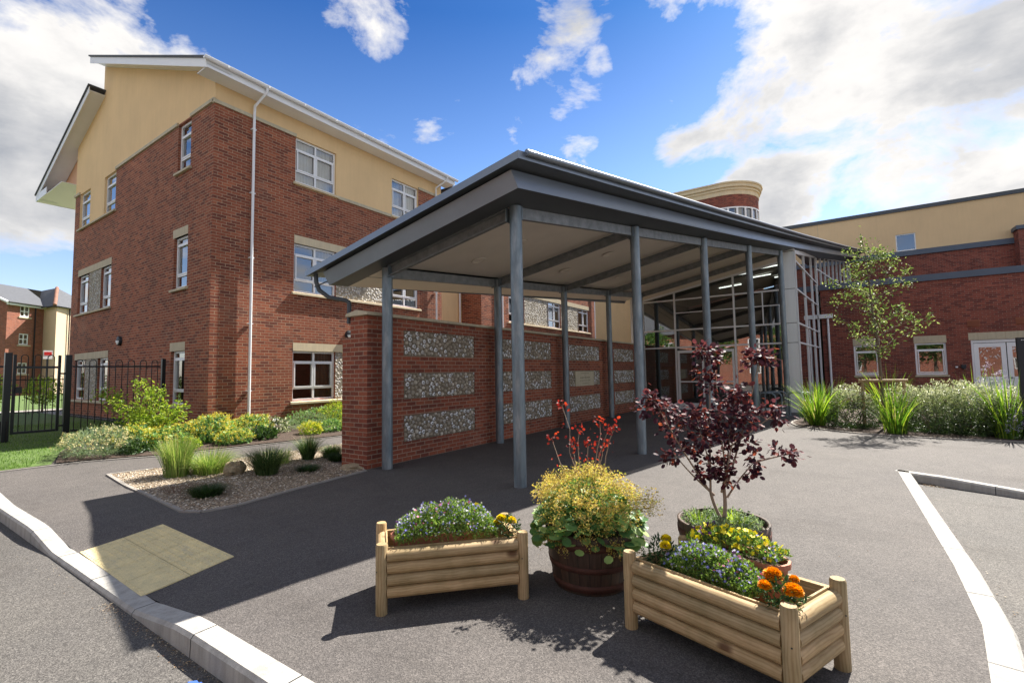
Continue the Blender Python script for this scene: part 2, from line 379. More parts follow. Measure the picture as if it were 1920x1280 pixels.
L_['violet']=m_leaf('violet_petal',[(0,(.05,.008,.10)),(.6,(.10,.02,.18)),(1,(.28,.05,.25))],.2)
L_['yellow']=m_leaf('yellow_petal',[(0,(.74,.54,.01)),(.5,(.86,.70,.01)),(1,(.9,.78,.05))],.25,tboost=1)
L_['orange']=m_leaf('orange_petal',[(0,(.78,.24,.002)),(.5,(.88,.36,.004)),(1,(.92,.46,.01))],.2,tboost=1)
L_['white']=m_leaf('white_petal',[(0,.6),(1,.85)],.3,tboost=1)
L_['pink']=m_leaf('pink_petal',[(0,(.45,.05,.15)),(1,(.65,.2,.35))],.3)
L_['lav']=m_leaf('lavender_petal',[(0,(.25,.22,.42)),(1,(.45,.40,.62))],.3)
L_['litter']=m_leaf('dry_leaf',[(0,(.10,.05,.03)),(.5,(.25,.16,.08)),(1,(.5,.42,.3))],.1)
L_['straw']=m_leaf('straw_blade',[(0,(.35,.28,.12)),(1,(.62,.52,.30))],.3)

# ------------------------------------------------------------------ ground
def sheet(name,poly,m,off,kind='structure',label=None,step=.5,f=T,loc=(0,0,0),cat=None,thick=0,fz=None):
    """a polygon draped on the terrain at height off"""
    pts=[Vector(p) for p in poly]; n=len(pts)
    dense=[]
    for i in range(n):
        a,b=pts[i],pts[(i+1)%n]; k=max(1,int((b-a).length/step))
        for j in range(k): dense.append(a+(b-a)*j/k)
    ed=[(i,(i+1)%len(dense)) for i in range(len(dense))]
    xs=[p.x for p in pts]; ys=[p.y for p in pts]; inner=[]
    x=min(xs)+step*.37
    while x<max(xs):
        y=min(ys)+step*.41
        while y<max(ys):
            inner.append(Vector((x+rnd.uniform(-.01,.01),y+rnd.uniform(-.01,.01)))); y+=step
        x+=step
    r=delaunay_2d_cdt(dense+inner,ed,[list(range(len(dense)))],1,1e-5)
    mb=MB(); g=fz or f
    mb.mesh([(v.x,v.y,g(v.x,v.y)+off) for v in r[0]],[tuple(t) if (r[0][t[1]]-r[0][t[0]]).cross(r[0][t[2]]-r[0][t[0]])>0 else tuple(t)[::-1] for t in r[2]],smooth=True)
    return mb.build(name,m,kind=kind,label=label,cat=cat,loc=loc)
def drop(x,y):   # dropped kerb beside the tactile slabs: 0 .. 1
    if x>2.35: return 0
    a=min(max((y-3.45)/.75,0),1); b=min(max((7.05-y)/.75,0),1)
    return min(a,b)*min(max((2.35-x)/.8,0),1)
def farh(x,y): return -.115+.115*min(max((y+3.4)/2.2,0),1)
CK=[(9.19,-.72),(8.75,-1.72),(8.1,-3.0),(6.6,-5.9),(3,-12.8)]
def drop2(x,y):
    if y>-.72 or x>11: return 0
    for (a,b),(c,d) in zip(CK,CK[1:]):
        if d<=y<=b:
            xl=a+(c-a)*(b-y)/(b-d); return -farh(x,y)*(1-min(max((x-xl)/1.3,0),1))
    return 0
def FW(x,y): return T(x,y)-.09*drop(x,y)-drop2(x,y)
far_=MB(); far_.face([(-400,-400,-.42),(400,-400,-.42),(400,400,-.42),(-400,400,-.42)]); far_.build('ground',m_simple('far_ground',(.12,.115,.09),.95,.3,.05),kind='structure')
sheet('road',[(-14,-30),(9.4,-30),(9.6,-.4),(1.7,-.4),(1.6,30),(-14,30)],M['road'],-.125,step=1.0)
tip=[(1.50,30),(1.50,1.9),(1.56,1.25),(1.76,.62),(2.12,.08),(2.62,-.33),(3.28,-.56),(3.98,-.66),(5.02,-.70),(9.19,-.72)]
corner=[(9.19,-.72),(8.75,-1.72),(8.1,-3.0),(6.6,-5.9),(3,-12.8)]
foot=tip[:-1]+corner+[(3,-30),(40,-30),(40,30)]
sheet('footway',foot,M['asphalt'],0,step=.42,fz=FW)
def kerb(name,path,side,hf,w=.15,label=None):
    mb=MB(); pts=[]
    for i in range(len(path)-1):
        a,b=Vector(path[i]),Vector(path[i+1]); k=max(1,int((b-a).length/.23))
        pts+= [a+(b-a)*j/k for j in range(k)]
    pts.append(Vector(path[-1])); n=len(pts); prof=[]
    L=0
    for i,p in enumerate(pts):
        t=(pts[min(i+1,n-1)]-pts[max(i-1,0)]).normalized(); q=Vector((t.y,-t.x))*side
        h=hf(p.x,p.y)
        ch=.022
        prof.append([(p.x,p.y,h-.1),(p.x,p.y,h+.003),(p.x+q.x*(w-ch),p.y+q.y*(w-ch),h+.003),(p.x+q.x*(w-.004),p.y+q.y*(w-.004),h-.018),(p.x+q.x*w,p.y+q.y*w,-.16 if h<.2 else h-.3)])
    for i in range(n-1):
        c=1.0+rnd.uniform(-.0,.0)
        for k in range(4):
            f=[prof[i][k],prof[i+1][k],prof[i+1][k+1],prof[i][k+1]]
            if side>0: f=f[::-1]
            mb.face(f,smooth=False)
    o=mb.build(name,M['kerb'],kind='structure')
    # dark joints every 0.92 m
    jb=MB(); acc=0
    for i in range(1,n-1):
        acc+=(pts[i]-pts[i-1]).length
        if acc>.90:
            acc=0; t=(pts[i+1]-pts[i-1]).normalized()*.0042
            for k in range(1,4):
                a,b=Vector(prof[i][k]),Vector(prof[i][k+1]); tt=Vector((t.x,t.y,0)); nrm=(b-a).cross(tt).normalized()*.0012
                if nrm.z<0 or (k==3 and Vector((nrm.x,nrm.y)).dot(Vector(prof[i][4][:2])-Vector(prof[i][1][:2]))<0): nrm=-nrm
                jb.face([a-tt+nrm,a+tt+nrm,b+tt+nrm,b-tt+nrm])
    jb.build('kerb_joint',M['dark'],kind='structure')
# left kerb, round the tip, right kerb
kerb('kerb',tip,1,FW)
kerb('kerb',[(9.20,-.735)]+corner[1:],1,farh)
# tactile slabs: 2 x 4 buff slabs, raised blisters
tp=thing('tactile_paving','buff tactile paving with rows of raised blisters beside the dropped kerb','paving',(1.85,5.2,-.06))
e1=(Vector((2.16,4.44))-Vector((2.20,6.06)))/4; e2=Vector((-.69,-.03))/2
O0=Vector((2.20,6.06))
for i in range(4):
    for j in range(2):
        mb=MB(); g=.005
        c=[O0+e1*(i+a)+e2*(j+b) for a,b in ((0,0),(1,0),(1,1),(0,1))]
        cen=sum(c,Vector((0,0)))/4; c=[p+(cen-p).normalized()*g for p in c]
        zf=lambda p:FW(p.x,p.y)+.006
        top=[V3(p.x,p.y,zf(p)) for p in c]
        mb.face(top[::-1]); 
        for k in range(4): mb.face([top[k],top[(k+1)%4],top[(k+1)%4]-Z*.02,top[k]-Z*.02])
        for a in range(6):
            for b in range(6):
                p=O0+e1*(i+(a+.5)/6)+e2*(j+(b+.5)/6); z=zf(p)
                mb.lathe((p.x,p.y,z-.002),[(.0145,0),(.0115,.007),(.004,.008)],7,cap=True)
        mb.build('slab',M['tactile'],tp)
# gravel bed and its concrete edging, path edging, planting bed, lawn
gpoly=[(2.67,9.45),(2.60,7.81),(2.49,6.34),(2.62,6.12),(2.95,6.04),(3.86,6.20),(5.1,6.34),(5.25,6.6),(5.3,7.6),(19,7.6),(19,9.0),(6.88,9.03),(5.62,9.08),(4.35,9.2),(3.25,9.35)]
sheet('gravel_bed',gpoly,M['gravel'],.012,step=.4,label='pale pea gravel bed with a pointed corner beside the brick wall')
def strip(name,path,w,h,m=None):
    mb=MB(); P=[Vector(p) for p in path]
    for i in range(len(P)-1):
        a,b=P[i],P[i+1]; k=max(1,int((b-a).length/.4)); 
        for j in range(k):
            p=a+(b-a)*j/k; q=a+(b-a)*(j+1)/k; t=(b-a).normalized(); n=Vector((-t.y,t.x))*w/2
            mb.prism([(p.x-n.x,p.y-n.y,FW(p.x,p.y)-.04),(q.x-n.x,q.y-n.y,FW(q.x,q.y)-.04),(q.x+n.x,q.y+n.y,FW(q.x,q.y)-.04),(p.x+n.x,p.y+n.y,FW(p.x,p.y)-.04)],(0,0,.04+h))
    return mb.build(name,m or M['edging'],kind='structure')
strip('gravel_edging',[(3.25,9.35),(2.67,9.45),(2.60,7.81),(2.49,6.34),(2.60,6.12),(2.95,6.04),(3.86,6.20),(5.1,6.34)],.05,.02)
pe=[(1.55,10.75),(2.06,10.73),(2.65,10.70),(3.21,10.52),(3.68,10.32),(4.95,10.16),(6.22,9.98),(7.47,9.8),(12,9.6),(19,9.6)]
strip('path_edging',pe,.05,.015)
bed=[(2.35,10.78)]+pe[3:]+[(19,12.3),(5.32,12.3),(5.32,14.4),(3.4,14.4),(3.05,12.8),(2.6,11.7)]
bed=[(2.35,10.78),(2.65,10.74),(3.21,10.56),(3.68,10.36),(4.95,10.2),(6.22,10.02),(7.47,9.84),(12,9.64),(19,9.64),(19,12.4),(5.2,12.4),(5.2,14.4),(3.4,14.4),(3.05,12.8),(2.6,11.7)]
sheet('planting_bed',bed,M['mulch'],.03,step=.4)
lawn=[(1.54,10.80),(2.3,10.80),(2.6,11.7),(3.05,12.8),(3.4,14.4),(5.3,14.4),(5.3,27.5),(1.54,27.5)]
sheet('added_rear_paving',[(5.3,23.3),(18,23.3),(18,27.5),(5.3,27.5)],M['edging'],.014,step=1.5)  # unseen paving, added to cut the lawn's green bounce on the soffit
M['lawn']=m_simple('lawn_grass',(.085,.135,.032),.9,.25,3,.35,.01,40)
sheet('lawn',lawn,M['lawn'],.012,step=.6)
mb=MB()
for i in range(26000):
    x=rnd.uniform(1.58,5.2); y=10.85+rnd.random()**1.6*9
    if x>1.75+ (y-10.3)*.56 : continue
    if x>5.2: continue
    z=T(x,y)+.012; h=rnd.uniform(.02,.045); a=rnd.random()*6.28; w=.0035
    dx,dy=math.cos(a),math.sin(a); l=rnd.uniform(-.02,.02)
    mb.face([(x-dx*w,y-dy*w,z),(x+dx*w,y+dy*w,z),(x+dy*l,y-dx*l,z+h)],r=.02+.98*rnd.random())
mb.build('lawn_blades',L_['lawn'],kind='stuff',label='short mown lawn blades between the path and the black fence',cat='grass')
# right hand bed
rb=[(16.05,.98),(15.4,1.02),(14.7,.72),(14.1,.22),(13.72,-.35),(13.45,-1.25),(13.45,-2.1),(13.55,-3.0),(13.8,-5.0),(14.5,-12),(25.6,-12),(25.6,.2),(21,.55),(18,.75)]
sheet('shrub_bed',rb,M['mulch'],.02,step=.6)
strip('bed_edging',[(16.3,.95),(16.05,1.0),(15.4,1.04),(14.7,.86),(14.08,.22),(13.70,-.35),(13.43,-1.25),(13.43,-2.1),(13.53,-3.0),(13.8,-5.2)],.06,.025)
# beyond the far fence: pale path and a verge
sheet('far_path',[(-13,27.6),(20,27.6),(20,29.6),(-13,29.6)],M['edging'],.02,step=3)
sheet('verge',[(-13,29.7),(30,29.7),(30,60),(-13,60)],M['lawn'],.0,step=6)

# ------------------------------------------------------------------ walls, windows
def wall(mb,O,e,n,a0,a1,z0,z1,holes=(),rev=.1,thick=0):
    """outer face in the plane through O spanned by e and Z, normal n, with rectangular holes and their reveals"""
    As=sorted(set([a0,a1]+[h[0] for h in holes]+[h[1] for h in holes])); Zs=sorted(set([z0,z1]+[h[2] for h in holes]+[h[3] for h in holes]))
    As=[a for a in As if a0<=a<=a1]; Zs=[z for z in Zs if z0<=z<=z1]
    O=Vector(O); flip=(e.cross(Z)).dot(n)<0
    def q(a,b,c,d):
        p=[a,b,c,d]; mb.face(p[::-1] if flip else p)
    for i in range(len(As)-1):
        for j in range(len(Zs)-1):
            ca=(As[i]+As[i+1])/2; cz=(Zs[j]+Zs[j+1])/2
            if any(h[0]<ca<h[1] and h[2]<cz<h[3] for h in holes): continue
            q(O+e*As[i]+Z*Zs[j],O+e*As[i+1]+Z*Zs[j],O+e*As[i+1]+Z*Zs[j+1],O+e*As[i]+Z*Zs[j+1])
    for h in holes:
        if len(h)>4: continue
        a,b,c,d=h[:4]; k=n*-rev
        P=[O+e*a+Z*c,O+e*b+Z*c,O+e*b+Z*d,O+e*a+Z*d]
        for i in range(4):
            p,r=P[i],P[(i+1)%4]; q(p,p+k,r+k,r)
def window(par,O,e,n,a0,a1,z0,z1,cols=2,rows=(.25,.78),recess=.07,curtain=None,fw=.055,room=True,sashes=True,label=None,deep=.9):
    """white frame with mullions; glass and curtain are its sub-parts"""
    O=Vector(O); mb=MB(); f0,f1=-recess-.06,-recess
    def b(x0,x1,y0,y1,o=0): mb.obox(O,e,n,x0,x1,f0,f1+o,y0,y1)
    b(a0,a0+fw,z0,z1); b(a1-fw,a1,z0,z1); b(a0+fw,a1-fw,z0,z0+fw,.001); b(a0+fw,a1-fw,z1-fw,z1,.001)
    H=z1-z0; W=a1-a0; zr=[z0+fw]+[z0+H*r for r in rows]+[z1-fw]; ar=[a0+fw]+[a0+W*(k+1)/cols for k in range(cols-1)]+[a1-fw]
    for r in zr[1:-1]: b(a0+fw,a1-fw,r-fw*.45,r+fw*.45,.002)
    for k in ar[1:-1]: b(k-fw*.5,k+fw*.5,z0+fw,z1-fw,.004)
    if sashes and len(rows)>=1:     # raised opening lights in the middle row
        i=1 if len(rows)>1 else 0
        for k in range(cols):
            x0,x1=ar[k]+.02,ar[k+1]-.02; y0,y1=zr[i]+.02,zr[i+1]-.02
            for (p,q,r_,s_) in ((x0,x0+.035,y0,y1),(x1-.035,x1,y0,y1),(x0+.035,x1-.035,y0,y0+.035),(x0+.035,x1-.035,y1-.035,y1)):
                mb.obox(O,e,n,p,q,f0+.01,f1+.016,r_,s_)
    w=mb.build('window',M['upvc'],par,label=label)
    g=MB(); d=f0+.03
    pts=[O+e*(a0+.02)+n*d+Z*(z0+.02),O+e*(a1-.02)+n*d+Z*(z0+.02),O+e*(a1-.02)+n*d+Z*(z1-.02),O+e*(a0+.02)+n*d+Z*(z1-.02)]
    if e.cross(Z).dot(n)<0: pts=pts[::-1]
    g.face(pts); g.build('pane',M['glass'],w)
    if room:
        r=MB(); A0,A1,D0,D1,Z0,Z1=a0-.3,a1+.3,f0-deep,f0-.004,z0-.3,z1+.3
        C=lambda a,dd,z:O+e*a+n*dd+Z*z
        r.face([C(A0,D0,Z0),C(A1,D0,Z0),C(A1,D0,Z1),C(A0,D0,Z1)])
        for s_ in (A0,A1): r.face([C(s_,D0,Z0),C(s_,D1,Z0),C(s_,D1,Z1),C(s_,D0,Z1)])
        for s_ in (Z0,Z1): r.face([C(A0,D0,s_),C(A1,D0,s_),C(A1,D1,s_),C(A0,D1,s_)])
        r.build('room',M['room'],w)
    for (c0,c1) in (curtain or ()):
        c=MB(); x0=a0+W*c0; x1=a0+W*c1; N=max(6,int((x1-x0)/.02)); prev=None
        for i in range(N+1):
            x=x0+(x1-x0)*i/N; dd=f0-.09+.022*math.sin(i*1.25)+.01*math.sin(i*.5)
            p=O+e*x+n*dd
            if prev is not None: c.face([prev+Z*z0,p+Z*z0,p+Z*z1,prev+Z*z1],smooth=True)
            prev=p
        c.build('curtain',M['net'] if z0>6.9 and z0<8 else M['fabric'],w)
    return w
def sill(par,O,e,n,a0,a1,z,m='stone2',h=.085,out=.07,name='sill'):
    mb=MB(); O=Vector(O)
    P=[O+e*a0+n*-.12+Z*(z-h),O+e*a0+n*out+Z*(z-h),O+e*a0+n*out+Z*(z-.03),O+e*a0+n*(out-.02)+Z*(z-.018),O+e*a0+n*-.12+Z*(z+.002)]
    if e.cross(n).z>0: P=P[::-1]
    mb.prism(P,e*(a1-a0)); return mb.build(name,M[m],par)
def lintel(par,O,e,n,a0,a1,z0,z1,m='stone2'):
    mb=MB(); 
    k=max(1,round((a1-a0)/1.0)); w=(a1-a0)/k
    for i in range(k): mb.obox(Vector(O),e,n,a0+i*w+.002,a0+(i+1)*w-.002,-.11,.004,z0,z1)
    return mb.build('lintel',M[m],par)
def panel(par,name,m,O,e,n,a0,a1,z0,z1,d=-.02):
    mb=MB(); mb.obox(Vector(O),e,n,a0,a1,-.16,d,z0,z1); return mb.build(name,M[m],par)

# ------------------------------------------------------------------ left three storey block
B=thing('residential_block','three storey red brick and yellow render block with white gutters','building',(5.3,12.3,.2))
Xf,Yf=5.3,12.3
OF=V3(0,Yf,0); NF=-Y          # facade facing the canopy, e = X
OL=V3(Xf,0,0); NL=-X          # gable facade, e = Y
f=MB()
holes=[(7.42,8.77,.87,2.25),(8.77,10.95,.87,2.25,0),(10.95,12.22,.87,2.25),(7.42,8.77,3.9,5.27),(8.77,10.95,3.9,5.27,0),(10.95,12.22,3.9,5.27),(7.43,8.75,7.03,8.33),(10.97,12.22,7.03,8.33)]
wall(f,OF,X,NF,Xf,13.45,.35,6.93,holes[:6])
wall(f,OF,X,NF,Xf,7.43,6.93,8.36); wall(f,OF,X,NF,12.22,13.45,6.93,8.36)
hl=[(13.6,14.42,.87,2.25),(19.15,20.1,.87,2.25),(21.45,22.5,.87,2.25),(20.1,21.45,.87,2.25,0),(13.6,14.42,3.9,5.27),(19.15,20.1,3.9,5.27),(21.4,22.5,3.9,5.27),(20.1,21.4,3.9,5.27,0),(13.58,14.36,7.05,8.36),(19.02,20.1,7.05,8.36),(21.55,22.68,7.05,8.36)]
YE=23.25
wall(f,OL,Y,NL,Yf,YE,.35,7.0,hl[:8])
wall(f,OL,Y,NL,Yf,19.02,7.0,8.40,[hl[8]]); wall(f,OL,Y,NL,22.68,YE,7.0,8.40)
wall(f,V3(0,YE,0),X,Y,Xf,13.45,.35,8.4); wall(f,V3(13.45,0,0),Y,X,Yf,YE,.35,8.4)
f.build('brick_wall',M['brick'],B)
f=MB(); wall(f,OF+Y*-.004,X,NF,Xf-.004,13.45,-.2,.35); wall(f,OL+X*-.004,Y,NL,Yf-.004,YE,-.2,.35); f.build('plinth',M['blue_brick'],B)
# yellow render
rz=lambda y:9.05+.405*(y-11.75)      # top of main roof
r2=lambda y:11.55-.372*(y-20.3)
f=MB()
wall(f,OF,X,NF,7.43,12.22,6.93,8.36,[holes[6],holes[7]])
wall(f,OF,X,NF,Xf,13.45,8.36,9.02)
wall(f,OL,Y,NL,19.02,22.68,7.0,8.40,[hl[9],hl[10]])
g=[(Yf,8.40),(YE,8.40),(YE,r2(YE)-.06),(20.55,r2(20.55)-.06),(20.55,rz(20.38)-.06),(20.38,rz(20.38)-.06),(Yf,rz(Yf)-.06)]
f.face([V3(Xf,a,b) for a,b in g][::-1])
f.face([V3(x_,20.55,z_) for x_,z_ in ((Xf,11.2),(13.45,11.2),(13.45,rz(20.3)-.06),(Xf,rz(20.3)-.06))])
f.build('yellow_render',M['yellow'],B)
f=MB(); f.box(5.45,13.3,YE,26.25,8.98,9.05)
f.face([V3(5.45,a,b) for a,b in ((YE,9.05),(26.25,9.05),(26.25,r2(26.25)-.12),(YE,r2(YE)-.12))][::-1]); f.build('peach_render',M['peach'],B)
# string courses
def course(a0,a1,z,O,e,n,h=.09,out=.045):
    f=MB(); f.obox(O,e,n,a0,a1,-.05,out,z,z+h); f.build('string_course',M['stone'],B)
course(Xf-.045,7.43,8.31,OF,X,NF); course(12.22,13.45,8.31,OF,X,NF)
course(8.80,10.92,6.93,OF,X,NF)
course(Yf+.0,13.58,8.35,OL,Y,NL); course(14.36,19.02,8.35,OL,Y,NL); course(22.68,YE+.03,8.35,OL,Y,NL)
# windows
sill(B,OF,X,NF,7.36,8.83,7.03); sill(B,OF,X,NF,10.91,12.28,7.03)
window(B,OF,X,NF,7.43,8.75,7.03,8.33,2,(.27,.75),curtain=((.05,.95),))
window(B,OF,X,NF,10.97,12.22,7.03,8.33,2,(.27,.75),curtain=((.05,.4),(.5,.95)))
for z0,z1,zl in ((.87,2.25,2.47),(3.9,5.27,5.5)):
    window(B,OF,X,NF,7.42,8.77,z0,z1,2,(.25,.78),curtain=((.50,.97),)); window(B,OF,X,NF,10.95,12.22,z0,z1,2,(.25,.78),curtain=((.7,.97),))
    lintel(B,OF,X,NF,7.42,12.22,z1,zl); sill(B,OF,X,NF,7.36,12.30,z0)
    panel(B,'flint_panel','flintw',OF,X,NF,8.775,10.945,z0+.004,z1-.004)
for z0,z1,zl in ((.87,2.25,2.47),(3.9,5.27,5.5)):
    window(B,OL,Y,NL,13.6,14.42,z0,z1,1,(.25,.86),curtain=((.0,.25),)); lintel(B,OL,Y,NL,13.6,14.5,z1,zl,'stone'); sill(B,OL,Y,NL,13.52,14.5,z0,'stone')
    a=21.45 if z0<2 else 21.4
    window(B,OL,Y,NL,19.15,20.1,z0,z1,1,(.25,.86)); window(B,OL,Y,NL,a,22.5,z0,z1,1,(.25,.86))
    lintel(B,OL,Y,NL,19.15,22.55,z1,zl,'stone'); sill(B,OL,Y,NL,19.05,22.65,z0,'stone')
    panel(B,'flint_panel','flintw',OL,Y,NL,20.105,a-.005,z0+.004,z1-.004)
window(B,OL,Y,NL,13.58,14.36,7.05,8.36,1,(.27,.75)); sill(B,OL,Y,NL,13.5,14.44,7.05,'stone')
window(B,OL,Y,NL,19.02,20.1,7.05,8.36,1,(.27,.75)); window(B,OL,Y,NL,21.55,22.68,7.05,8.36,1,(.27,.75)); sill(B,OL,Y,NL,18.9,22.75,7.05,'stone')
# roofs: main mono-pitch and the lower rear slope
def slope_roof(name,x0,x1,ya,yb,zf,th,m,lift=0):
    f=MB(); P=[V3(x0,ya,zf(ya)+lift),V3(x0,yb,zf(yb)+lift),V3(x0,yb,zf(yb)+lift-th),V3(x0,ya,zf(ya)+lift-th)]
    f.prism(P,(x1-x0,0,0)); return f.build(name,m,B)
slope_roof('roof',4.82,13.75,11.78,20.45,rz,.05,M['slate'],.0)
slope_roof('roof',4.82,13.75,20.35,26.75,r2,.05,M['slate'],.0)
for (ya,yb,zf) in ((11.80,20.4,rz),(20.4,26.7,r2)):
    f=MB(); 
    P=[V3(4.86,ya,zf(ya)-.052),V3(4.86,yb,zf(yb)-.052),V3(4.86,yb,zf(yb)-.27),V3(4.86,ya,zf(ya)-.27)]; f.prism(P,(.025,0,0)); f.build('verge_board',M['upvc'],B)
    f=MB(); P=[V3(4.888,ya,zf(ya)-.16),V3(4.888,yb,zf(yb)-.16),V3(4.888,yb,zf(yb)-.175),V3(4.888,ya,zf(ya)-.175)]; f.prism(P,(.55,0,0)); f.build('verge_soffit',M['upvc'],B)
f=MB(); f.box(4.885,13.7,11.80,11.83,8.82,9.04); f.build('eaves_board',M['upvc'],B)
f=MB(); f.box(4.888,13.7,11.832,12.297,8.83,8.85); f.build('eaves_soffit',M['upvc'],B)
f=MB(); f.box(4.86,13.7,26.68,26.705,8.85,9.1); f.box(4.888,5.44,26.25,26.68,8.85,8.87); f.box(4.864,4.888,25.2,26.68,8.85,9.12); f.build('eaves_board',M['upvc'],B)
f=MB(); f.box(4.888,13.5,YE,26.68,8.86,8.88); f.build('eaves_soffit',M['upvc'],B)
def gutter(par,x0,x1,y,z,r=.058,m='upvc',name='gutter'):
    f=MB(); n=8
    for i in range(n):
        a0=math.pi+math.pi*i/n; a1=math.pi+math.pi*(i+1)/n
        p=[V3(x0,y+r*math.cos(a0),z+r*math.sin(a0)),V3(x1,y+r*math.cos(a0),z+r*math.sin(a0)),V3(x1,y+r*math.cos(a1),z+r*math.sin(a1)),V3(x0,y+r*math.cos(a1),z+r*math.sin(a1))]
        f.face(p,smooth=True)
    f.box(x0,x1,y-r-.006,y-r+.002,z-.004,z+.012)
    for xx in (x0,x1): f.face([V3(xx,y+r*math.cos(math.pi+math.pi*i/n),z+r*math.sin(math.pi+math.pi*i/n)) for i in range(n+1)])
    k=x0+.5
    while k<x1-.2:
        f.box(k,k+.03,y-r-.009,y-r+.001,z-.05,z+.014); k+=1.0
    return f.build(name,M[m],par)
gutter(B,4.80,13.78,11.735,9.02)
def downpipe(par,path,m='upvc',r=.034,clips=(),n=-Y,name='downpipe'):
    f=MB(); f.tube(path,r,12)
    for (x,y,z) in clips:
        f.box(x-.06,x+.06,y-.02,y+.07,z-.012,z+.012)
    return f.build(name,M[m],par)
downpipe(B,[(6.29,11.735,8.97),(6.29,11.735,8.88),(6.22,12.2,8.62),(6.22,12.22,8.4),(6.22,12.22,.15)],clips=[(6.22,12.22,z) for z in (1.2,2.9,4.6,6.3,8.0)])
downpipe(B,[(13.2,11.735,8.97),(13.2,11.735,8.88),(13.06,12.2,8.62),(13.06,12.22,.1)],clips=[(13.06,12.22,z) for z in (2.9,4.6,6.3,8.0)])
# roof light boxes
for x in (8.2,13.0):
    f=MB(); P=[V3(x,13.6,rz(13.6)+.0),V3(x,14.8,rz(14.8)),V3(x,14.8,rz(14.8)+.12),V3(x,13.6,rz(13.6)+.12)]; f.prism(P,(.78,0,0)); f.build('rooflight',M['dark'],B)
# recessed yellow link and rear brick wing (same building, seen under the canopy)
YR=13.4
f=MB(); wall(f,V3(0,YR,0),X,NF,13.45,15.92,0,8.9,[(13.5,14.25,3.3,5.6)]); 
f.build('yellow_render',M['yellow'],B); f=MB(); wall(f,V3(0,YR+.0,0),X,NF,27.6,41,0,8.9); f.build('yellow_render',M['yellow'],B)
window(B,V3(0,YR,0),X,NF,13.5,14.25,3.3,5.6,1,(.62,),curtain=None,sashes=False)
downpipe(B,[(15.72,13.32,8.5),(15.72,13.32,.2)])
f=MB(); wh=[(18.0,19.35,3.9,5.27),(21.7,23.1,3.9,5.27),(25.32,26.72,3.9,5.27),(19.35,21.7,3.9,5.27,0),(23.1,25.32,3.9,5.27,0)]
wall(f,OF,X,NF,15.92,27.6,.0,8.9,wh); wall(f,V3(15.92,0,0),Y,NL,12.3,YR,0,8.9); wall(f,V3(27.6,0,0),Y,X,12.3,YR,0,8.9); f.build('brick_wall',M['brick'],B)
for a,b in ((18.0,19.35),(21.7,23.1),(25.32,26.72)): window(B,OF,X,NF,a,b,3.9,5.27,2,(.28,.86),curtain=((.6,.95),))
for a,b in ((19.355,21.695),(23.105,25.315)): panel(B,'flint_panel','flintw',OF,X,NF,a,b,3.904,5.266)
lintel(B,OF,X,NF,17.95,26.8,5.27,5.5); sill(B,OF,X,NF,17.9,26.85,3.9)
downpipe(B,[(17.4,12.22,8.6),(17.4,12.22,.1)]); downpipe(B,[(27.45,12.22,8.6),(27.45,12.22,.1)])
f=MB(); f.box(14.0,41,12.2,21,8.9,9.0); f.build('roof',M['slate'],B)
# wall lamps
def wall_lamp(label,P,n,e):
    t=thing('wall_lamp',label,'wall lamp',tuple(P),'round bulkhead lamps on the brick block')
    P=Vector(P)
    def disc(r0,d0,r1,d1,m,name,half=None):
        f=MB();N=24
        a0,a1=(0,2*math.pi) if half is None else half
        pts=[]
        for (r,d) in ((r0,d0),(r1,d1),(r1*.6,d1+.018),(.002,d1+.024)):
            pts.append([P+n*d+e*(r*math.cos(a0+(a1-a0)*k/N))+Z*(r*math.sin(a0+(a1-a0)*k/N)) for k in range(N+1)])
        for i in range(3):
            for k in range(N): f.face([pts[i][k],pts[i][k+1],pts[i+1][k+1],pts[i+1][k]],smooth=True)
        f.build(name,m,t)
    disc(.15,0,.14,.07,M['dark'],'housing'); disc(.118,.06,.112,.084,M['lampglass'],'diffuser',(math.pi,2*math.pi))
wall_lamp('round black bulkhead lamp on the shaded gable wall above the fence',(5.3,18.1,2.72),-X,Y)
wall_lamp('round black bulkhead lamp half hidden behind the end pier of the flint wall',(9.25,12.3,2.78),-Y,X)

# ------------------------------------------------------------------ flint panelled brick wall
W=thing('flint_wall','brick garden wall with rows of inset flint panels under the canopy','wall',(5.19,6.42,0))
f=MB(); px=[(6.0,8.05),(9.1,11.43),(12.5,14.7),(15.95,17.95)]; pz=[(.34,.81),(1.1,1.57),(1.88,2.35)]
hs=[(a,b,c,d) for a,b in px for c,d in pz]
wall(f,V3(0,6.42,0),X,-Y,5.19,19.2,-.05,2.555,hs,rev=.035)
wall(f,V3(5.19,0,0),Y,-X,6.42,6.86,-.05,2.555); wall(f,V3(0,6.86,0),X,Y,5.19,19.2,-.05,2.555)
f.box(5.192,5.65,6.862,7.08,-.05,2.2)
f.build('brickwork',M['brick_wall'],W)
f=MB()
k=5.13
while k<19.2:
    b=min(k+.9,19.2); f.prism([V3(k+.002,6.36,2.555),V3(k+.002,6.92,2.555),V3(k+.002,6.92,2.60),V3(k+.002,6.64,2.65),V3(k+.002,6.36,2.60)],(b-k-.004,0,0)); k=b
f.build('coping',M['stone'],W)
fr=random.Random(3)
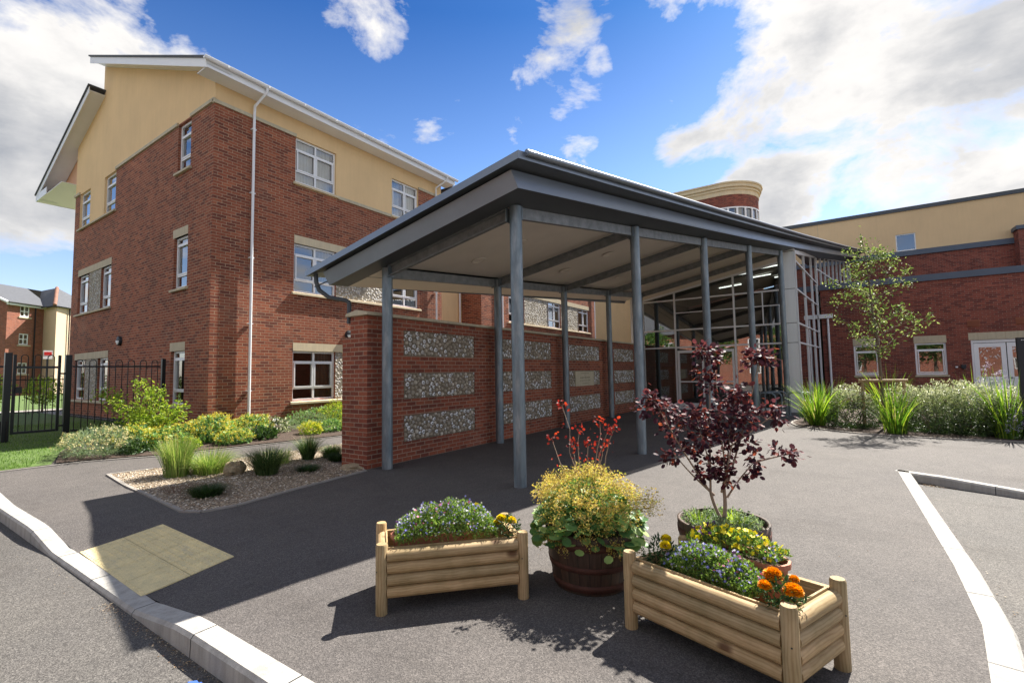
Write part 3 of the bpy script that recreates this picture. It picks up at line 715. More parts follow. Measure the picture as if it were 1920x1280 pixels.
for i,(a,b) in enumerate(px):
    for j,(c,d) in enumerate(pz):
        bk=MB(); bk.obox(V3(0,6.42,0),X,-Y,a+.001,b-.001,-.06,-.012,c+.001,d-.001)
        pb=bk.build('flint_panel',M['mortar'],W)
        st=MB(); skip=(12.86,14.22) if (i==2 and j==1) else None
        placed=[]; rmax=.050; nn_=0
        for k in range(5200):
            q=k/5200; ra=rmax*(1-.62*q)*fr.uniform(.85,1.1); ra=max(ra,.013)
            cx=fr.uniform(a+ra*1.05,b-ra*1.05); cz=c+ra*.85+fr.random()*(d-c-ra*1.7)
            if skip and skip[0]-ra<cx<skip[1]+ra: continue
            if any((cx-p[0])**2+((cz-p[1])*1.12)**2<((ra+p[2])*.93)**2 for p in placed if abs(cx-p[0])<.1): continue
            placed.append((cx,cz,ra))
        for (cx,cz,ra) in placed:
            rb_=ra*fr.uniform(.72,.98); ra=ra*fr.uniform(.85,1.02); ph=fr.random()*6; tone=fr.random(); N=8; tl=fr.uniform(-.5,.5)
            V=[];F=[];G=[]
            for kk,(s_,dd) in enumerate(((1.0,-.014),(.93,.004),(.66,.013),(.36,.016))):
                for q in range(N):
                    an=2*math.pi*q/N; wob=1+.13*math.sin(3*an+ph)+.07*math.sin(5*an+ph*2)
                    u_=ra*s_*wob*math.cos(an); v_=rb_*s_*wob*math.sin(an)
                    V.append((cx+u_*math.cos(tl)-v_*math.sin(tl),6.42-dd+.008,cz+u_*math.sin(tl)+v_*math.cos(tl)))
            for kk in range(3):
                for q in range(N): F.append((kk*N+q,kk*N+(q+1)%N,(kk+1)*N+(q+1)%N,(kk+1)*N+q)); G.append((.99,.8,.52)[kk])
            F.append(tuple(range(3*N,4*N))); G.append(.01)
            st.mesh(V,F,r=.01+.99*tone,g=G,smooth=False)
        st.build('flints',M['flint'],pb)
pq=MB(); pq.obox(V3(0,6.42,0),X,-Y,12.88,14.20,-.05,.008,1.10,1.55); pl=pq.build('plaque',M['stone'],W,label='stone commemorative plaque with engraved lines of lettering')
def text(s,size,loc,rot,m,name,parent,ext=.001):
    c=bpy.data.curves.new(name,'FONT'); c.body=s; c.size=size; c.align_x='CENTER'; c.align_y='CENTER'; c.extrude=ext; c.resolution_u=2
    o=bpy.data.objects.new(name,c); COL.objects.link(o)
    dg=bpy.context.evaluated_depsgraph_get(); me=bpy.data.meshes.new_from_object(o.evaluated_get(dg))
    bpy.data.objects.remove(o); o=bpy.data.objects.new(name,me); COL.objects.link(o); me.materials.clear(); me.materials.append(m)
    W0=Vector(ORG.get(parent.name,(0,0,0))) if parent else V3(0,0,0)
    o.location=Vector(loc)-W0; o.rotation_euler=rot
    if parent: o.parent=parent
    return o
f=MB(); gr=random.Random(4)      # the engraving is too small to read in the photograph: worn word-length strokes on four lines
for hw,hh,z in ((.27,.016,1.49),(.05,.010,1.43),(.34,.030,1.36),(.38,.014,1.265),(.18,.014,1.175)):
    x=13.54-hw
    while x<13.54+hw-.02:
        w_=min(gr.uniform(.04,.12),13.54+hw-x); k=x
        while k<x+w_-.008:
            q=gr.uniform(.006,.014)*(hh/.016)**.5; h_=hh*gr.uniform(.6,1.0); f.box(k,k+q*.6,6.4105,6.4118,z-hh/2,z-hh/2+h_); k+=q
        x+=w_+.022
f.build('lettering',M['letter'],pl)

# ------------------------------------------------------------------ canopy
def P(x,y): return 4.128+.0893*x-.2021*y+.40*(max(0,x-5)/30)**2
CA=thing('entrance_canopy','large grey metal entrance canopy on round galvanised steel columns','canopy',(5.48,3.6,0))
ey=lambda x:3.2-.167*(x-4.8)
cl=[(5.42+3.21*i,6.19) for i in range(5)]; cr=[(5.48+3.29*i,3.6-.173*3.29*i) for i in range(5)]
cl=cl[:4]+[(18.3,6.19)]
for x,y in cl+cr:
    f=MB(); f.lathe((x,y,0),[(.088,0),(.088,P(x,y)-.01)],28,cap=True); c=f.build('column',M['galv'],CA)
XE=35.0
Lo=[(5.0,7.2),(5.0,3.24),(19.3,3.24-.167*14.3),(XE,3.24-.167*30),(XE,7.2)]   # soffit outline
Lo=[(5.0,7.2),(5.0,3.24),(12,3.24-.167*7),(19.3,3.24-.167*14.3),(27,3.24-.167*22),(XE,3.24-.167*30)]
Up=[(4.8,7.62),(4.8,3.17),(12,3.17-.167*7.2),(19.3,3.17-.167*14.5),(27,3.17-.167*22.2),(XE,3.17-.167*30.2)]
# lower fascia: front flared, long side tilted up to catch the sun
def band(name,A,Bp,za,zb,m,seam=None):
    f=MB()
    for i in range(len(A)-1):
        a,b,c,d=A[i],A[i+1],Bp[i+1],Bp[i]
        k=max(1,int((Vector(b)-Vector(a)).length/2.4))
        for j in range(k):
            u,v=j/k,(j+1)/k; L=lambda p,q,t:(p[0]+(q[0]-p[0])*t,p[1]+(q[1]-p[1])*t)
            p0,p1,q0,q1=L(a,b,u),L(a,b,v),L(d,c,u),L(d,c,v)
            f.face([V3(*p0,P(*p0)+za),V3(*p1,P(*p1)+za),V3(*q1,P(*q1)+zb),V3(*q0,P(*q0)+zb)])
            if j or i:   # standing joint
                t=(Vector(p1)-Vector(p0)).normalized()*.006; n_=Vector((t.y,-t.x)).normalized()*-.004
                if i==0: n_=Vector((-.004,0))
                else: n_=Vector((0,-.004))
                f.face([V3(p0[0]-t.x+n_.x,p0[1]-t.y+n_.y,P(*p0)+za),V3(p0[0]+t.x+n_.x,p0[1]+t.y+n_.y,P(*p0)+za),V3(q0[0]+t.x+n_.x,q0[1]+t.y+n_.y,P(*q0)+zb),V3(q0[0]-t.x+n_.x,q0[1]-t.y+n_.y,P(*q0)+zb)])
    return f.build(name,m,CA)
Mid=[(4.93,7.28),(4.93,3.30),(12,3.30-.167*7.07),(19.3,3.30-.167*14.37),(27,3.30-.167*22.07),(XE,3.30-.167*30.07)]
band('lower_fascia',Lo,Mid,-.0,.25,M['zinc'])
band('fascia_recess',[(a+.06,b+(.03 if i else 0)) for i,(a,b) in enumerate(Mid)],[(a+.06,b+(.03 if i else 0)) for i,(a,b) in enumerate(Mid)],.25,.30,M['zincd'])
band('fascia_underside',Mid,[(a+.06,b+(.03 if i else 0)) for i,(a,b) in enumerate(Mid)],.25,.25,M['zincd'])
Uo=[(a,b) for a,b in Up]; Us=[(4.8,7.62),(4.8,3.10),(12,3.10-.167*7.2),(19.3,3.10-.167*14.5),(27,3.10-.167*22.2),(XE,3.10-.167*30.2)]
band('upper_soffit',[(4.98,7.4),(4.98,3.36),(12,3.36-.167*7.0),(19.3,3.36-.167*14.3),(27,3.36-.167*22),(XE,3.36-.167*30)],Us,.285,.285,M['zincd'])
band('roof_edge',Us,Us,.272,.375,M['zinc'])
# half round gutter along the long right edge
f=MB()
for i in range(1,len(Us)-1):
    a,b=Us[i],Us[i+1]; pa=V3(a[0]+(.12 if i==1 else 0),a[1]-.05,P(*a)+.375); pb=V3(b[0],b[1]-.05,P(*b)+.375)
    f.tube([pa,pb],.042,12)
f.build('edge_roll',M['zinc'],CA)
# roof sheet
f=MB(); rim=Us+[(XE,7.62)]
ys=7.62
for i in range(1,len(Us)-1):
    a,b=Us[i],Us[i+1]; f.face([V3(*a,P(*a)+.375),V3(*b,P(*b)+.375),V3(b[0],ys,P(b[0],ys)+.375),V3(a[0],ys,P(a[0],ys)+.375)])
f.build('roof_sheet',M['zinc'],CA)
f=MB()
x=5.2
while x<34.5:     # standing seams
    y0=ey(x)-.02; f.prism([V3(x-.012,y0,P(x,y0)+.376),V3(x+.012,y0,P(x,y0)+.376),V3(x+.012,ys,P(x,ys)+.376),V3(x-.012,ys,P(x,ys)+.376)],(0,0,.03)); x+=.43
f.build('standing_seams',M['zinc'],CA)
seam=None; x=5.63
while x<34:
    y0=ey(x)+.10; z0=P(x,y0)+.40
    f=MB(); f.box(x-.045,x+.045,y0-.03,y0+.03,z0,z0+.03); f.box(x-.012,x+.012,y0-.03,y0+.02,z0+.03,z0+.06)
    f.build('seam_clamp',M['dark'],CA); x+=.86
# back edge of the roof (left side, over the wall)
f=MB(); bk=[(5.0,7.2),(19.3,7.2)]
f.prism([V3(5.0,7.2,P(5,7.2)),V3(5.0,7.28,P(5,7.28)+.28),V3(4.81,7.62,P(4.8,7.62)+.285),V3(4.81,7.62,P(4.8,7.62)+.37),V3(5.0,7.0,P(5,7.0)+.37)],(14.3,0,.0893*14.3)); f.build('rear_fascia',M['zinc'],CA)
# soffit: perimeter strips and ceiling panels
def quadP(pts,dz,m,name,flip=True):
    f=MB(); p=[V3(a,b,P(a,b)+dz) for a,b in pts]
    f.face(p[::-1] if flip else p); return f.build(name,m,CA)
rowR=lambda x:3.6-.173*(x-5.48)
quadP([(5.0,3.24),(19.3,3.24-.167*14.3),(19.3,rowR(19.3)+.03),(5.40,rowR(5.40)+.03),(5.40,7.2),(5.0,7.2)],0,M['zincd'],'soffit_border')
quadP([(5.40,6.22),(19.25,6.22),(19.25,6.66),(5.40,6.66)],.0,M['soffit'],'soffit_strip')
quadP([(5.40,6.68),(19.25,6.68),(19.25,7.2),(5.40,7.2)],.0,M['soffit'],'soffit_strip')
quadP([(5.40,6.65),(19.25,6.65),(19.25,6.69),(5.40,6.69)],.012,M['dark'],'soffit_joint')
quadP([(5.40,rowR(5.40)+.028),(19.25,rowR(19.25)+.028),(19.25,6.21),(5.40,6.21)],.035,M['soffit'],'ceiling_panel')
# overhang beyond the entrance block
quadP([(19.3,3.24-.167*14.3),(XE,3.24-.167*30),(XE,-.6),(19.3,1.8)],0,M['zincd'],'soffit_border')
# beams: channels between the columns (real C section: web and two flanges)
def channel(A,Bp,h=.17,w=.07,side=1,name='beam',inset=.12):
    A=Vector(A);Bp=Vector(Bp); d=(Bp-A); d2=Vector((d.x,d.y)).normalized(); s_=V3(-d2.y,d2.x,0)*side; u=d.normalized()
    A=A+u*inset; Bp=Bp-u*inset; L=Bp-A; f=MB()
    for (o0,o1,z0,z1) in ((0,.012,-h,-.002),(.012,w,-h,-h+.014),(.012,w,-.016,-.002)):
        f.prism([A+s_*o0+Z*z0,A+s_*o1+Z*z0,A+s_*o1+Z*z1,A+s_*o0+Z*z1],L)
    b=f.build(name,M['beam'],CA)
    for q,k in ((A,-1),(Bp,1)):             # end plates with bolts
        f=MB()
        f.prism([q+s_*-.03+Z*(-h-.02),q+s_*(w+.02)+Z*(-h-.02),q+s_*(w+.02)+Z*.0,q+s_*-.03+Z*.0],u*.016*k)
        for zz in (-h+.03,-.04):
            f.tube([q-u*.02*k+s_*(w*.5)+Z*zz,q-u*.006*k+s_*(w*.5)+Z*zz],.012,6)
        f.build('end_plate',M['galv'],b)
cp=lambda p:(p[0],p[1],P(*p)-.0)
for i in range(4):
    channel(cp(cl[i]),cp(cl[i+1])); channel(cp(cr[i]),cp(cr[i+1]))
for i in range(5): channel(cp(cr[i]),cp(cl[i]),h=.18)
# flush ceiling lights and their rims
for i in range(4):
    for (u,v) in ((.5,.36),(.5,.72)):
        x=cl[i][0]+3.2*u; y=cr[i][1]+(6.19-cr[i][1])*v; z=P(x,y)+.033
        f=MB(); n=20; tl=V3(-.0893,.2021,1).normalized(); q1=tl.cross(X).normalized(); q2=tl.cross(q1)
        ring=[[V3(x,y,z)-tl*d+q1*(r_*math.cos(6.2832*k/n))+q2*(r_*math.sin(6.2832*k/n)) for k in range(n)] for r_,d in ((.145,0),(.14,.012),(.115,.012),(.11,.004))]
        for a in range(3):
            for k in range(n): f.face([ring[a][k],ring[a][(k+1)%n],ring[a+1][(k+1)%n],ring[a+1][k]],smooth=False)
        f.face(ring[3]); f.build('ceiling_light',M['soffit'],CA)
# rainwater pipe at the low corner
f=MB(); f.tube([(4.93,7.5,3.42),(4.94,7.49,3.2),(4.98,7.46,3.06),(5.08,7.32,2.93),(5.2,7.02,2.86),(5.24,6.985,2.84),(5.25,6.98,2.80),(5.25,6.98,2.45)],.038,14); f.tube([(4.92,7.5,3.12),(5.0,7.2,3.2)],.012,8); f.build('rainwater_pipe',M['zincd'],CA)

# ------------------------------------------------------------------ glazed entrance
E=thing('glazed_entrance','glazed entrance block with white cladding corner and dark tinted panes','building',(19.3,6.4,0))
XG=19.3; OG=V3(XG,0,0); NG=-X
ztop=lambda y:4.45+(6.4-y)*.183
ym=[6.45,5.14,4.05,2.92,2.05,1.30]
f=MB()
def mul(y,z0,z1,w=.06): f.box(XG-.04,XG+.06,y-w/2,y+w/2,z0,z1)
for y in (6.43,5.14,2.96,1.33): mul(y,0,ztop(y))
for z in (2.43,3.12,4.33):
    y1=1.3; y0=6.45
    for a,b in ((6.40,5.17),(5.11,2.99),(2.93,1.36)): f.box(XG-.038,XG+.058,b,a,z-.028,z+.028)
for a,b in ((6.40,5.17),(5.11,2.99),(2.93,1.36)):
    f.box(XG-.038,XG+.058,b,a,.0,.12)
    f.prism([V3(XG-.037,b,ztop(b)-.07),V3(XG-.037,a,ztop(a)-.07),V3(XG-.037,a,ztop(a)),V3(XG-.037,b,ztop(b))],(.094,0,0))
for y,z0,z1 in ((4.05,3.12,4.33),(2.0,3.12,4.33)): mul(y,z0+.03,z1-.03,.035)
for a,b in ((5.11,2.99),(2.93,1.36)): f.box(XG-.03,XG+.05,b,a,3.78,3.815)
f.build('glazing_frame',M['upvc'],E)
f=MB()
f.face([V3(XG+.01,6.45,.0),V3(XG+.01,6.45,ztop(6.45)),V3(XG+.01,1.3,ztop(1.3)),V3(XG+.01,1.3,.0)]); f.build('pane',M['glassd'],E)
f=MB(); f.face([V3(XG+.03,6.45,2.46),V3(XG+.03,6.45,3.09),V3(XG+.03,1.3,3.09),V3(XG+.03,1.3,2.46)]); f.build('spandrel_panel',m_simple('black_spandrel',(.006,.006,.01),.12,.05,spec=.6),E)
# door leaves
D=MB()
for a,b in ((5.08,4.10),(4.06,3.02)):
    for (y0,y1,z0,z1) in ((a-.07,a,.13,2.3),(b,b+.07,.13,2.3),(b+.07,a-.07,.13,.25),(b+.07,a-.07,2.2,2.3),(b+.07,a-.07,1.05,1.10)): D.box(XG-.055,XG+.0,y0,y1,z0,z1)
dr=D.build('entrance_door',M['upvc'],E)
D=MB(); 
for y in (4.22,3.94): D.tube([(XG-.11,y,.8),(XG-.11,y,1.4)],.015,8); D.tube([(XG-.11,y,.85),(XG-.05,y,.85)],.008,6); D.tube([(XG-.11,y,1.35),(XG-.05,y,1.35)],.008,6)
D.build('handle',M['galv'],dr)
# head panel above the glass up to the canopy
f=MB(); f.prism([V3(XG-.02,6.9,ztop(6.9)+.004),V3(XG-.02,1.3,ztop(1.3)+.004),V3(XG-.02,1.3,P(XG,1.3)+.03),V3(XG-.02,6.9,P(XG,6.9)+.03)],(.1,0,0)); f.build('head_panel',M['soffit'],E)
f=MB(); f.box(XG-.05,XG+.2,6.47,6.95,0,P(XG,6.9)-.02); f.build('left_cladding',M['white_clad'],E)
# white corner: four stacked panels
f=MB()
for z0,z1 in ((0,2.42),(2.44,3.11),(3.13,4.32),(4.34,5.66)):
    f.box(XG-.06,XG+.35,.955,1.285,z0,z1)
f.build('white_cladding',M['white_clad'],E)
f=MB(); f.box(XG-.05,XG+.34,.965,1.28,.0,5.74); f.build('cladding_core',M['dark'],E)
f=MB(); f.prism([V3(XG-.09,.92,5.68),V3(XG-.09,1.31,5.68),V3(XG-.09,1.31,5.76),V3(XG-.09,.92,5.76)],(.5,0,0)); f.build('cladding_cap',M['upvc'],E)
# return side, glass
sd=Vector((6.3,-.53,0)).normalized(); sn=V3(sd.y,-sd.x,0).normalized()
if sn.y>0: sn=-sn
OS=V3(XG+.0,.95,0); LS=6.3
zt=lambda t:5.68+t*.155
f=MB()
for t0 in (.12,2.35,4.55,6.25):
    f.obox(OS,sd,sn,t0-.035,t0+.035,-.05,.04,0,zt(t0)-.02)
for z in (.06,2.43,3.12,4.33,5.35):
    f.obox(OS,sd,sn,.155,6.2,-.048,.036,z-.028,z+.028)
q=[OS+sd*.1+sn*.05+Z*(zt(.1)-.12),OS+sd*6.3+sn*.05+Z*(zt(6.3)-.12),OS+sd*6.3+sn*.05+Z*(zt(6.3)+.02),OS+sd*.1+sn*.05+Z*(zt(.1)+.02)]
f.prism(q,sn*-.1); f.build('side_frame',M['upvc'],E)
f=MB(); f.face([OS+sd*0+Z*0,OS+sd*6.3,OS+sd*6.3+Z*zt(6.3),OS+Z*zt(0)]); f.build('side_pane',M['glassd'],E)
# clerestory beyond, above the lower flat roof
OC=V3(25.6,.42,0); cd=Vector((9.5,-1.57,0)).normalized(); cn=V3(cd.y,-cd.x,0); cn=cn if cn.y<0 else -cn
f=MB(); zt2=lambda t:6.62+.13*t
for t0 in (.05,1.0,2.0,3.0,4.1,5.2,6.3,7.5,8.7,9.6): f.obox(OC,cd,cn,t0-.04,t0+.04,-.04,.04,4.9,zt2(t0))
for z in (5.2,6.05): f.obox(OC,cd,cn,0,9.6,-.038,.038,z-.03,z+.03)
f.prism([OC+cn*.04+Z*(zt2(0)-.05),OC+cd*9.6+cn*.04+Z*(zt2(9.6)-.05),OC+cd*9.6+cn*.04+Z*(zt2(9.6)+.04),OC+cn*.04+Z*(zt2(0)+.04)],cn*-.08)
f.build('clerestory_frame',M['upvc'],E)
f=MB(); f.face([OC+Z*4.9,OC+cd*9.6+Z*4.9,OC+cd*9.6+Z*zt2(9.6),OC+Z*zt2(0)]); f.build('clerestory_pane',M['glassd'],E)
f=MB(); p0=OC+cn*-.5; f.prism([p0+cd*.3+Z*5.9,p0+cd*5.5+Z*5.0,p0+cd*5.5+Z*5.1,p0+cd*.3+Z*6.0],cn*.05)
for t0 in (1.2,2.2,3.2,4.2): f.obox(p0,cd,cn,t0,t0+.05,0,.05,4.6,6.0-.175*t0)
f.build('stair_rail',M['upvc'],E)
# interior: floor, rear wall, ceiling with lit tubes, a few upright things, stair
f=MB(); f.face([V3(XG+.1,-1,.01),V3(34,-1,.01),V3(34,9,.01),V3(XG+.1,9,.01)]); f.build('interior_floor',M['floorin'],E)
f=MB(); f.face([V3(29,.35,0),V3(29,6.9,0),V3(29,6.9,5.15),V3(29,.35,6.3)]); f.box(XG+.3,29,6.9,7.0,0,5.4); f.box(23,23.1,3.2,3.9,0,3.0); f.box(26,26.1,1.5,6.5,3.0,3.3); f.build('interior_walls',M['room'],E)
f=MB(); f.face([V3(XG+.12,6.9,4.75),V3(XG+.12,1.0,5.62),V3(29,0.35,6.35),V3(29,6.9,5.2)][::-1]); f.build('interior_ceiling',m_simple('interior_ceiling_grey',(.34,.33,.30),.9,.05),E)
for (x,y) in ((20.6,2.2),(20.6,3.4),(22.3,1.6),(22.6,2.9),(23.6,4.2),(24.5,2.0)):
    z=4.75+(6.9-y)*.147+(x-19.4)*.055-.08
    f=MB(); f.prism([V3(x-.08,y,z),V3(x+.08,y,z),V3(x+.4,y-.9,z+.13),V3(x+.24,y-.9,z+.13)],(0,0,.02)); f.build('strip_light',M['tubelight'],E)
f=MB()
for x,y,w,h in ((21.2,5.8,.5,1.7),(22.5,4.7,.25,2.0),(21.8,3.4,.35,1.15),(23.4,2.3,.5,1.9),(20.6,2.0,.2,1.5)): f.box(x,x+.3,y,y+w,0,h)
f.build('interior_furniture',m_simple('interior_brown',(.16,.10,.05),.7,.2),E)
f=MB(); f.face([V3(34,-1.0,0),V3(34,8.6,0),V3(34,8.6,5.2),V3(34,-1.0,5.2)]); f.build('rear_wall',M['room'],E)

# ------------------------------------------------------------------ cycle hoops
h0=None
for i,(x,y,lab) in enumerate(((17.0,1.86,'first galvanised cycle hoop left of the white corner column, nearest the purple shrub'),(17.6,1.74,'second galvanised cycle hoop between the two columns in front of the glass'),(18.2,1.64,'third galvanised cycle hoop beside the last canopy column'),(17.4,.98,'galvanised cycle hoop in front of the white cladding, half hidden by sword leaves'),(18.0,.92,'farther galvanised cycle hoop against the white cladding base'))):
    if h0 is None:
        t=thing('cycle_hoop',lab,'cycle stand',(x,y,0),'galvanised cycle hoops by the entrance')
        f=MB(); pts=[(x-.0,y-.32,0),(x,y-.32,.62)]+[(x,y-.32+.14*(1-math.cos(a)),.62+.14*math.sin(a)) for a in (R(30),R(60),R(90))]+[(x,y+.18+.14*math.sin(a),.62+.14*math.cos(a)) for a in (0,R(30),R(60),R(90))]+[(x,y+.32,0)]
        f.tube(pts,.024,10); f.build('hoop',M['galv'],t); f=MB()
        for yy in (y-.32,y+.32): f.lathe((x,yy,0),[(.055,0),(.055,.008),(.026,.012)],14)
        f.build('foot_plates',M['galv'],t); h0=t
    else:
        t=h0.copy(); COL.objects.link(t); t.location=(x,y,0); t['label']=lab
        for ch in h0.children:
            c=ch.copy(); COL.objects.link(c); c.parent=t

# ------------------------------------------------------------------ right hand building
RB=thing('care_wing','single storey dark red brick wing with grey copings and ochre render behind','building',(25.6,.2,0))
OR=V3(25.6,0,0)
hr=[(-1.70,-.80,1.17,2.47),(-3.83,-2.85,1.17,2.47),(-6.55,-4.56,.0,2.52)]
f=MB(); wall(f,OR,Y,-X,-16,.31,-.1,5.02,hr,rev=.12); wall(f,V3(0,.31,0),X,Y,25.6,36,-.1,5.02); f.build('brick_wall',M['brick_dark'],RB)
f=MB(); f.box(25.53,25.9,-16,.36,5.02,5.28); f.build('coping',M['trim'],RB)
f=MB(); f.box(25.9,36,-16,.3,5.0,5.05); f.build('flat_roof',M['dark'],RB)
f=MB(); wall(f,V3(36,0,0),Y,-X,-22,3,4.9,8.02); f.build('upper_brick_wall',M['brick_dark'],RB)
f=MB(); f.box(35.9,36.2,-22,3,8.02,8.32); f.build('upper_coping',M['trim'],RB)
f=MB(); wall(f,V3(36.05,0,0),Y,-X,-22,5,8.3,10.72,[(-4.42,-3.5,8.35,9.36)]); f.box(36.06,50,5.0,5.02,5,10.7); f.build('ochre_render',M['yellow_far'],RB)
f=MB(); f.box(35.97,36.4,-22,5.05,10.72,10.94); f.build('parapet_trim',M['zincd'],RB)
f=MB(); f.box(36.042,36.05,.35,.37,8.32,10.7); f.build('render_joint',M['stone'],RB)
window(RB,V3(36.05,0,0),Y,-X,-4.42,-3.5,8.35,9.36,1,(),recess=.04,sashes=False)
f=MB(); f.box(35.2,36,-14,-8.42,4.9,8.6); f.build('end_pier',M['brick_dark'],RB); f=MB(); f.box(35.12,36,-14,-8.34,8.6,8.8); f.build('pier_coping',M['trim'],RB)
for a,b in ((-1.70,-.80),(-3.83,-2.85)):
    window(RB,OR,Y,-X,a,b,1.17,2.47,1,(.78,),recess=.06,curtain=((.88,1.0),),fw=.07)
    lintel(RB,OR,Y,-X,a-.02,b+.02,2.47,2.76,'stone'); sill(RB,OR,Y,-X,a-.04,b+.04,1.17,'stone',h=.08,out=.05)
lintel(RB,OR,Y,-X,-6.6,-4.5,2.52,2.80,'stone')
# glazed double door
f=MB()
for a,b in ((-5.50,-4.62),(-6.48,-5.60)):
    f.box(25.66,25.72,a,b,.05,2.46)
db=MB(); db.box(25.645,25.74,-6.55,-4.56,2.40,2.52); db.box(25.645,25.74,-4.63,-4.56,0,2.4); db.box(25.645,25.74,-6.55,-6.48,0,2.4); db.build('door_frame',M['upvc'],RB)
for a,b in ((-5.54,-4.64),(-6.47,-5.57)):
    f=MB(); z0,z1=.05,2.38
    for (y0,y1,p,q) in ((a,a+.14,z0,z1),(b-.14,b,z0,z1),(a+.14,b-.14,z0,.95),(a+.14,b-.14,z1-.16,z1),(a+.14,b-.14,.95,1.08)): f.box(25.66,25.715,y0,y1,p,q)
    d=f.build('glazed_door',M['upvc'],RB)
    f=MB(); f.face([V3(25.68,a+.13,1.05),V3(25.68,b-.13,1.05),V3(25.68,b-.13,z1-.15),V3(25.68,a+.13,z1-.15)]); f.build('pane',M['glass'],d)
    f=MB(); f.box(25.64,25.66,(a+.03 if a>-6 else b-.1),(a+.1 if a>-6 else b-.03),1.0,1.06); f.build('handle',M['galv'],d)
f=MB(); f.face([V3(26.4,-7,0),V3(26.4,-4,0),V3(26.4,-4,3),V3(26.4,-7,3)]); f.build('room',M['room'],RB)
for a,b in ((-4.87,-4.5),(-6.2,-5.85)):
    f=MB(); f.box(25.58,25.62,a,b,3.05,3.31)
    v=f.build('air_vent',M['copper'],RB)
    f=MB()
    for k in range(8): z=3.07+k*.029; f.prism([V3(25.575,a+.02,z),V3(25.555,a+.02,z-.008),V3(25.555,a+.02,z+.004),V3(25.575,a+.02,z+.014)],(0,b-a-.04,0))
    f.build('louvres',M['copper'],v)
f=MB(); f.tube([(25.5,.08,3.72),(25.5,.08,.0)],.045,12); f.box(25.42,25.6,-.12,.42,3.74,3.92); f.build('downpipe',M['upvc'],RB)
f=MB(); f.box(25.5,25.6,-4.36,-4.22,1.42,1.56); f.lathe((25.5,-4.29,1.38),[(.05,0),(.05,.05)],10); f.build('tap_box',M['dark'],RB)
f=MB(); f.box(25.52,25.6,-4.12,-4.05,1.44,1.50); f.build('bell_push',M['upvc'],RB)
# patterned vinyl on the door panes
f=MB()
gr=random.Random(5)
for a in (-5.36,-6.3):
    for k in range(26):
        y=a+gr.random()*.55; z=1.75+gr.random()*.45; s_=gr.uniform(.02,.06); an=gr.random()*3
        f.face([V3(25.672,y+s_*math.cos(an+q*1.57)*(1 if q%2 else .45),z+s_*math.sin(an+q*1.57)*(1 if q%2 else .45)) for q in range(4)])
f.build('window_vinyl',M['whitep'],RB)

# ------------------------------------------------------------------ round ended tower
K=1.15
TW=thing('round_tower','round ended brick tower with pale stone cornice and a ribbon of windows','building',(42.8,7.1,0))
cx,cy,r0=36*K+2.3*K,6.2*K,2.3*K
def stad(mb,r,z0,z1,uvs=True,n=28,close=False):
    """stadium outline: half cylinder at the near end, straight flanks running to +Y"""
    pts=[(cx-r,cy+22)]
    for k in range(n+1):
        a=math.pi+math.pi*k/n; pts.append((cx+r*math.cos(a),cy+r*math.sin(a)))
    pts.append((cx+r,cy+22)); L=0
    for i in range(len(pts)-1):
        d=math.dist(pts[i],pts[i+1]); a,b=pts[i],pts[i+1]
        mb.face([V3(*a,z0),V3(*b,z0),V3(*b,z1),V3(*a,z1)],uv=[(L,z0),(L+d,z0),(L+d,z1),(L,z1)],smooth=False); L+=d
    return pts
zc=1.55+(36.5*.3626)*K; 
f=MB(); stad(f,r0,0,zc-3.05); stad(f,r0,zc-2.05,zc-1.0); f.build('brick_drum',M['brick_dark'],TW)
f=MB(); stad(f,r0+.05,zc-1.0,zc-.62); stad(f,r0+.16,zc-.62,zc-.5); stad(f,r0+.26,zc-.40,zc-.12); stad(f,r0+.36,zc-.12,zc)
def ring(mb,ra,rb_,z,up):
    n=28
    A=[(cx-ra,cy+22)]+[(cx+ra*math.cos(math.pi+math.pi*k/n),cy+ra*math.sin(math.pi+math.pi*k/n)) for k in range(n+1)]+[(cx+ra,cy+22)]
    C_=[(cx-rb_,cy+22)]+[(cx+rb_*math.cos(math.pi+math.pi*k/n),cy+rb_*math.sin(math.pi+math.pi*k/n)) for k in range(n+1)]+[(cx+rb_,cy+22)]
    for i in range(len(A)-1): mb.face([V3(*A[i],z),V3(*A[i+1],z),V3(*C_[i+1],z),V3(*C_[i],z)])
ring(f,r0,r0+.05,zc-1.0,0); ring(f,r0+.05,r0+.16,zc-.62,0); stad(f,r0+.1,zc-.5,zc-.40); ring(f,r0+.1,r0+.16,zc-.5,1); ring(f,r0+.1,r0+.26,zc-.40,0); ring(f,r0+.26,r0+.36,zc-.12,0); ring(f,.1,r0+.36,zc,1)
f.build('cornice',m_simple('pale_cornice_stone',(.72,.60,.40),.85,.08,2,.05,.001,90,stain=.12),TW)
f=MB(); stad(f,r0-.08,zc-3.05,zc-2.05); f.build('ribbon_pane',M['glass'],TW); f=MB(); stad(f,r0-.5,zc-3.05,zc-2.05); f.build('ribbon_room',M['room'],TW)
f=MB(); stad(f,r0+.02,zc-2.14,zc-2.02); stad(f,r0+.02,zc-3.05,zc-2.96)
for k in range(0,13):
    a=math.pi+math.pi*k/12; p=V3(cx+r0*math.cos(a),cy+r0*math.sin(a),0); e_=V3(-math.sin(a),math.cos(a),0); n_=V3(math.cos(a),math.sin(a),0)
    f.obox(p,e_,n_,-.07,.07,-.06,.03,zc-3.0,zc-2.1)
for k in range(6):
    f.box(cx-r0-.03,cx-r0+.05,cy+1.2*(k+1)-.07,cy+1.2*(k+1)+.07,zc-3.0,zc-2.1)
f.build('ribbon_frame',M['upvc'],TW)
f=MB(); f.box(cx+r0-.1,cx+r0+.5,cy-.5,cy+.2,zc-3.6,zc-3.3); f.build('side_coping',M['zincd'],TW)

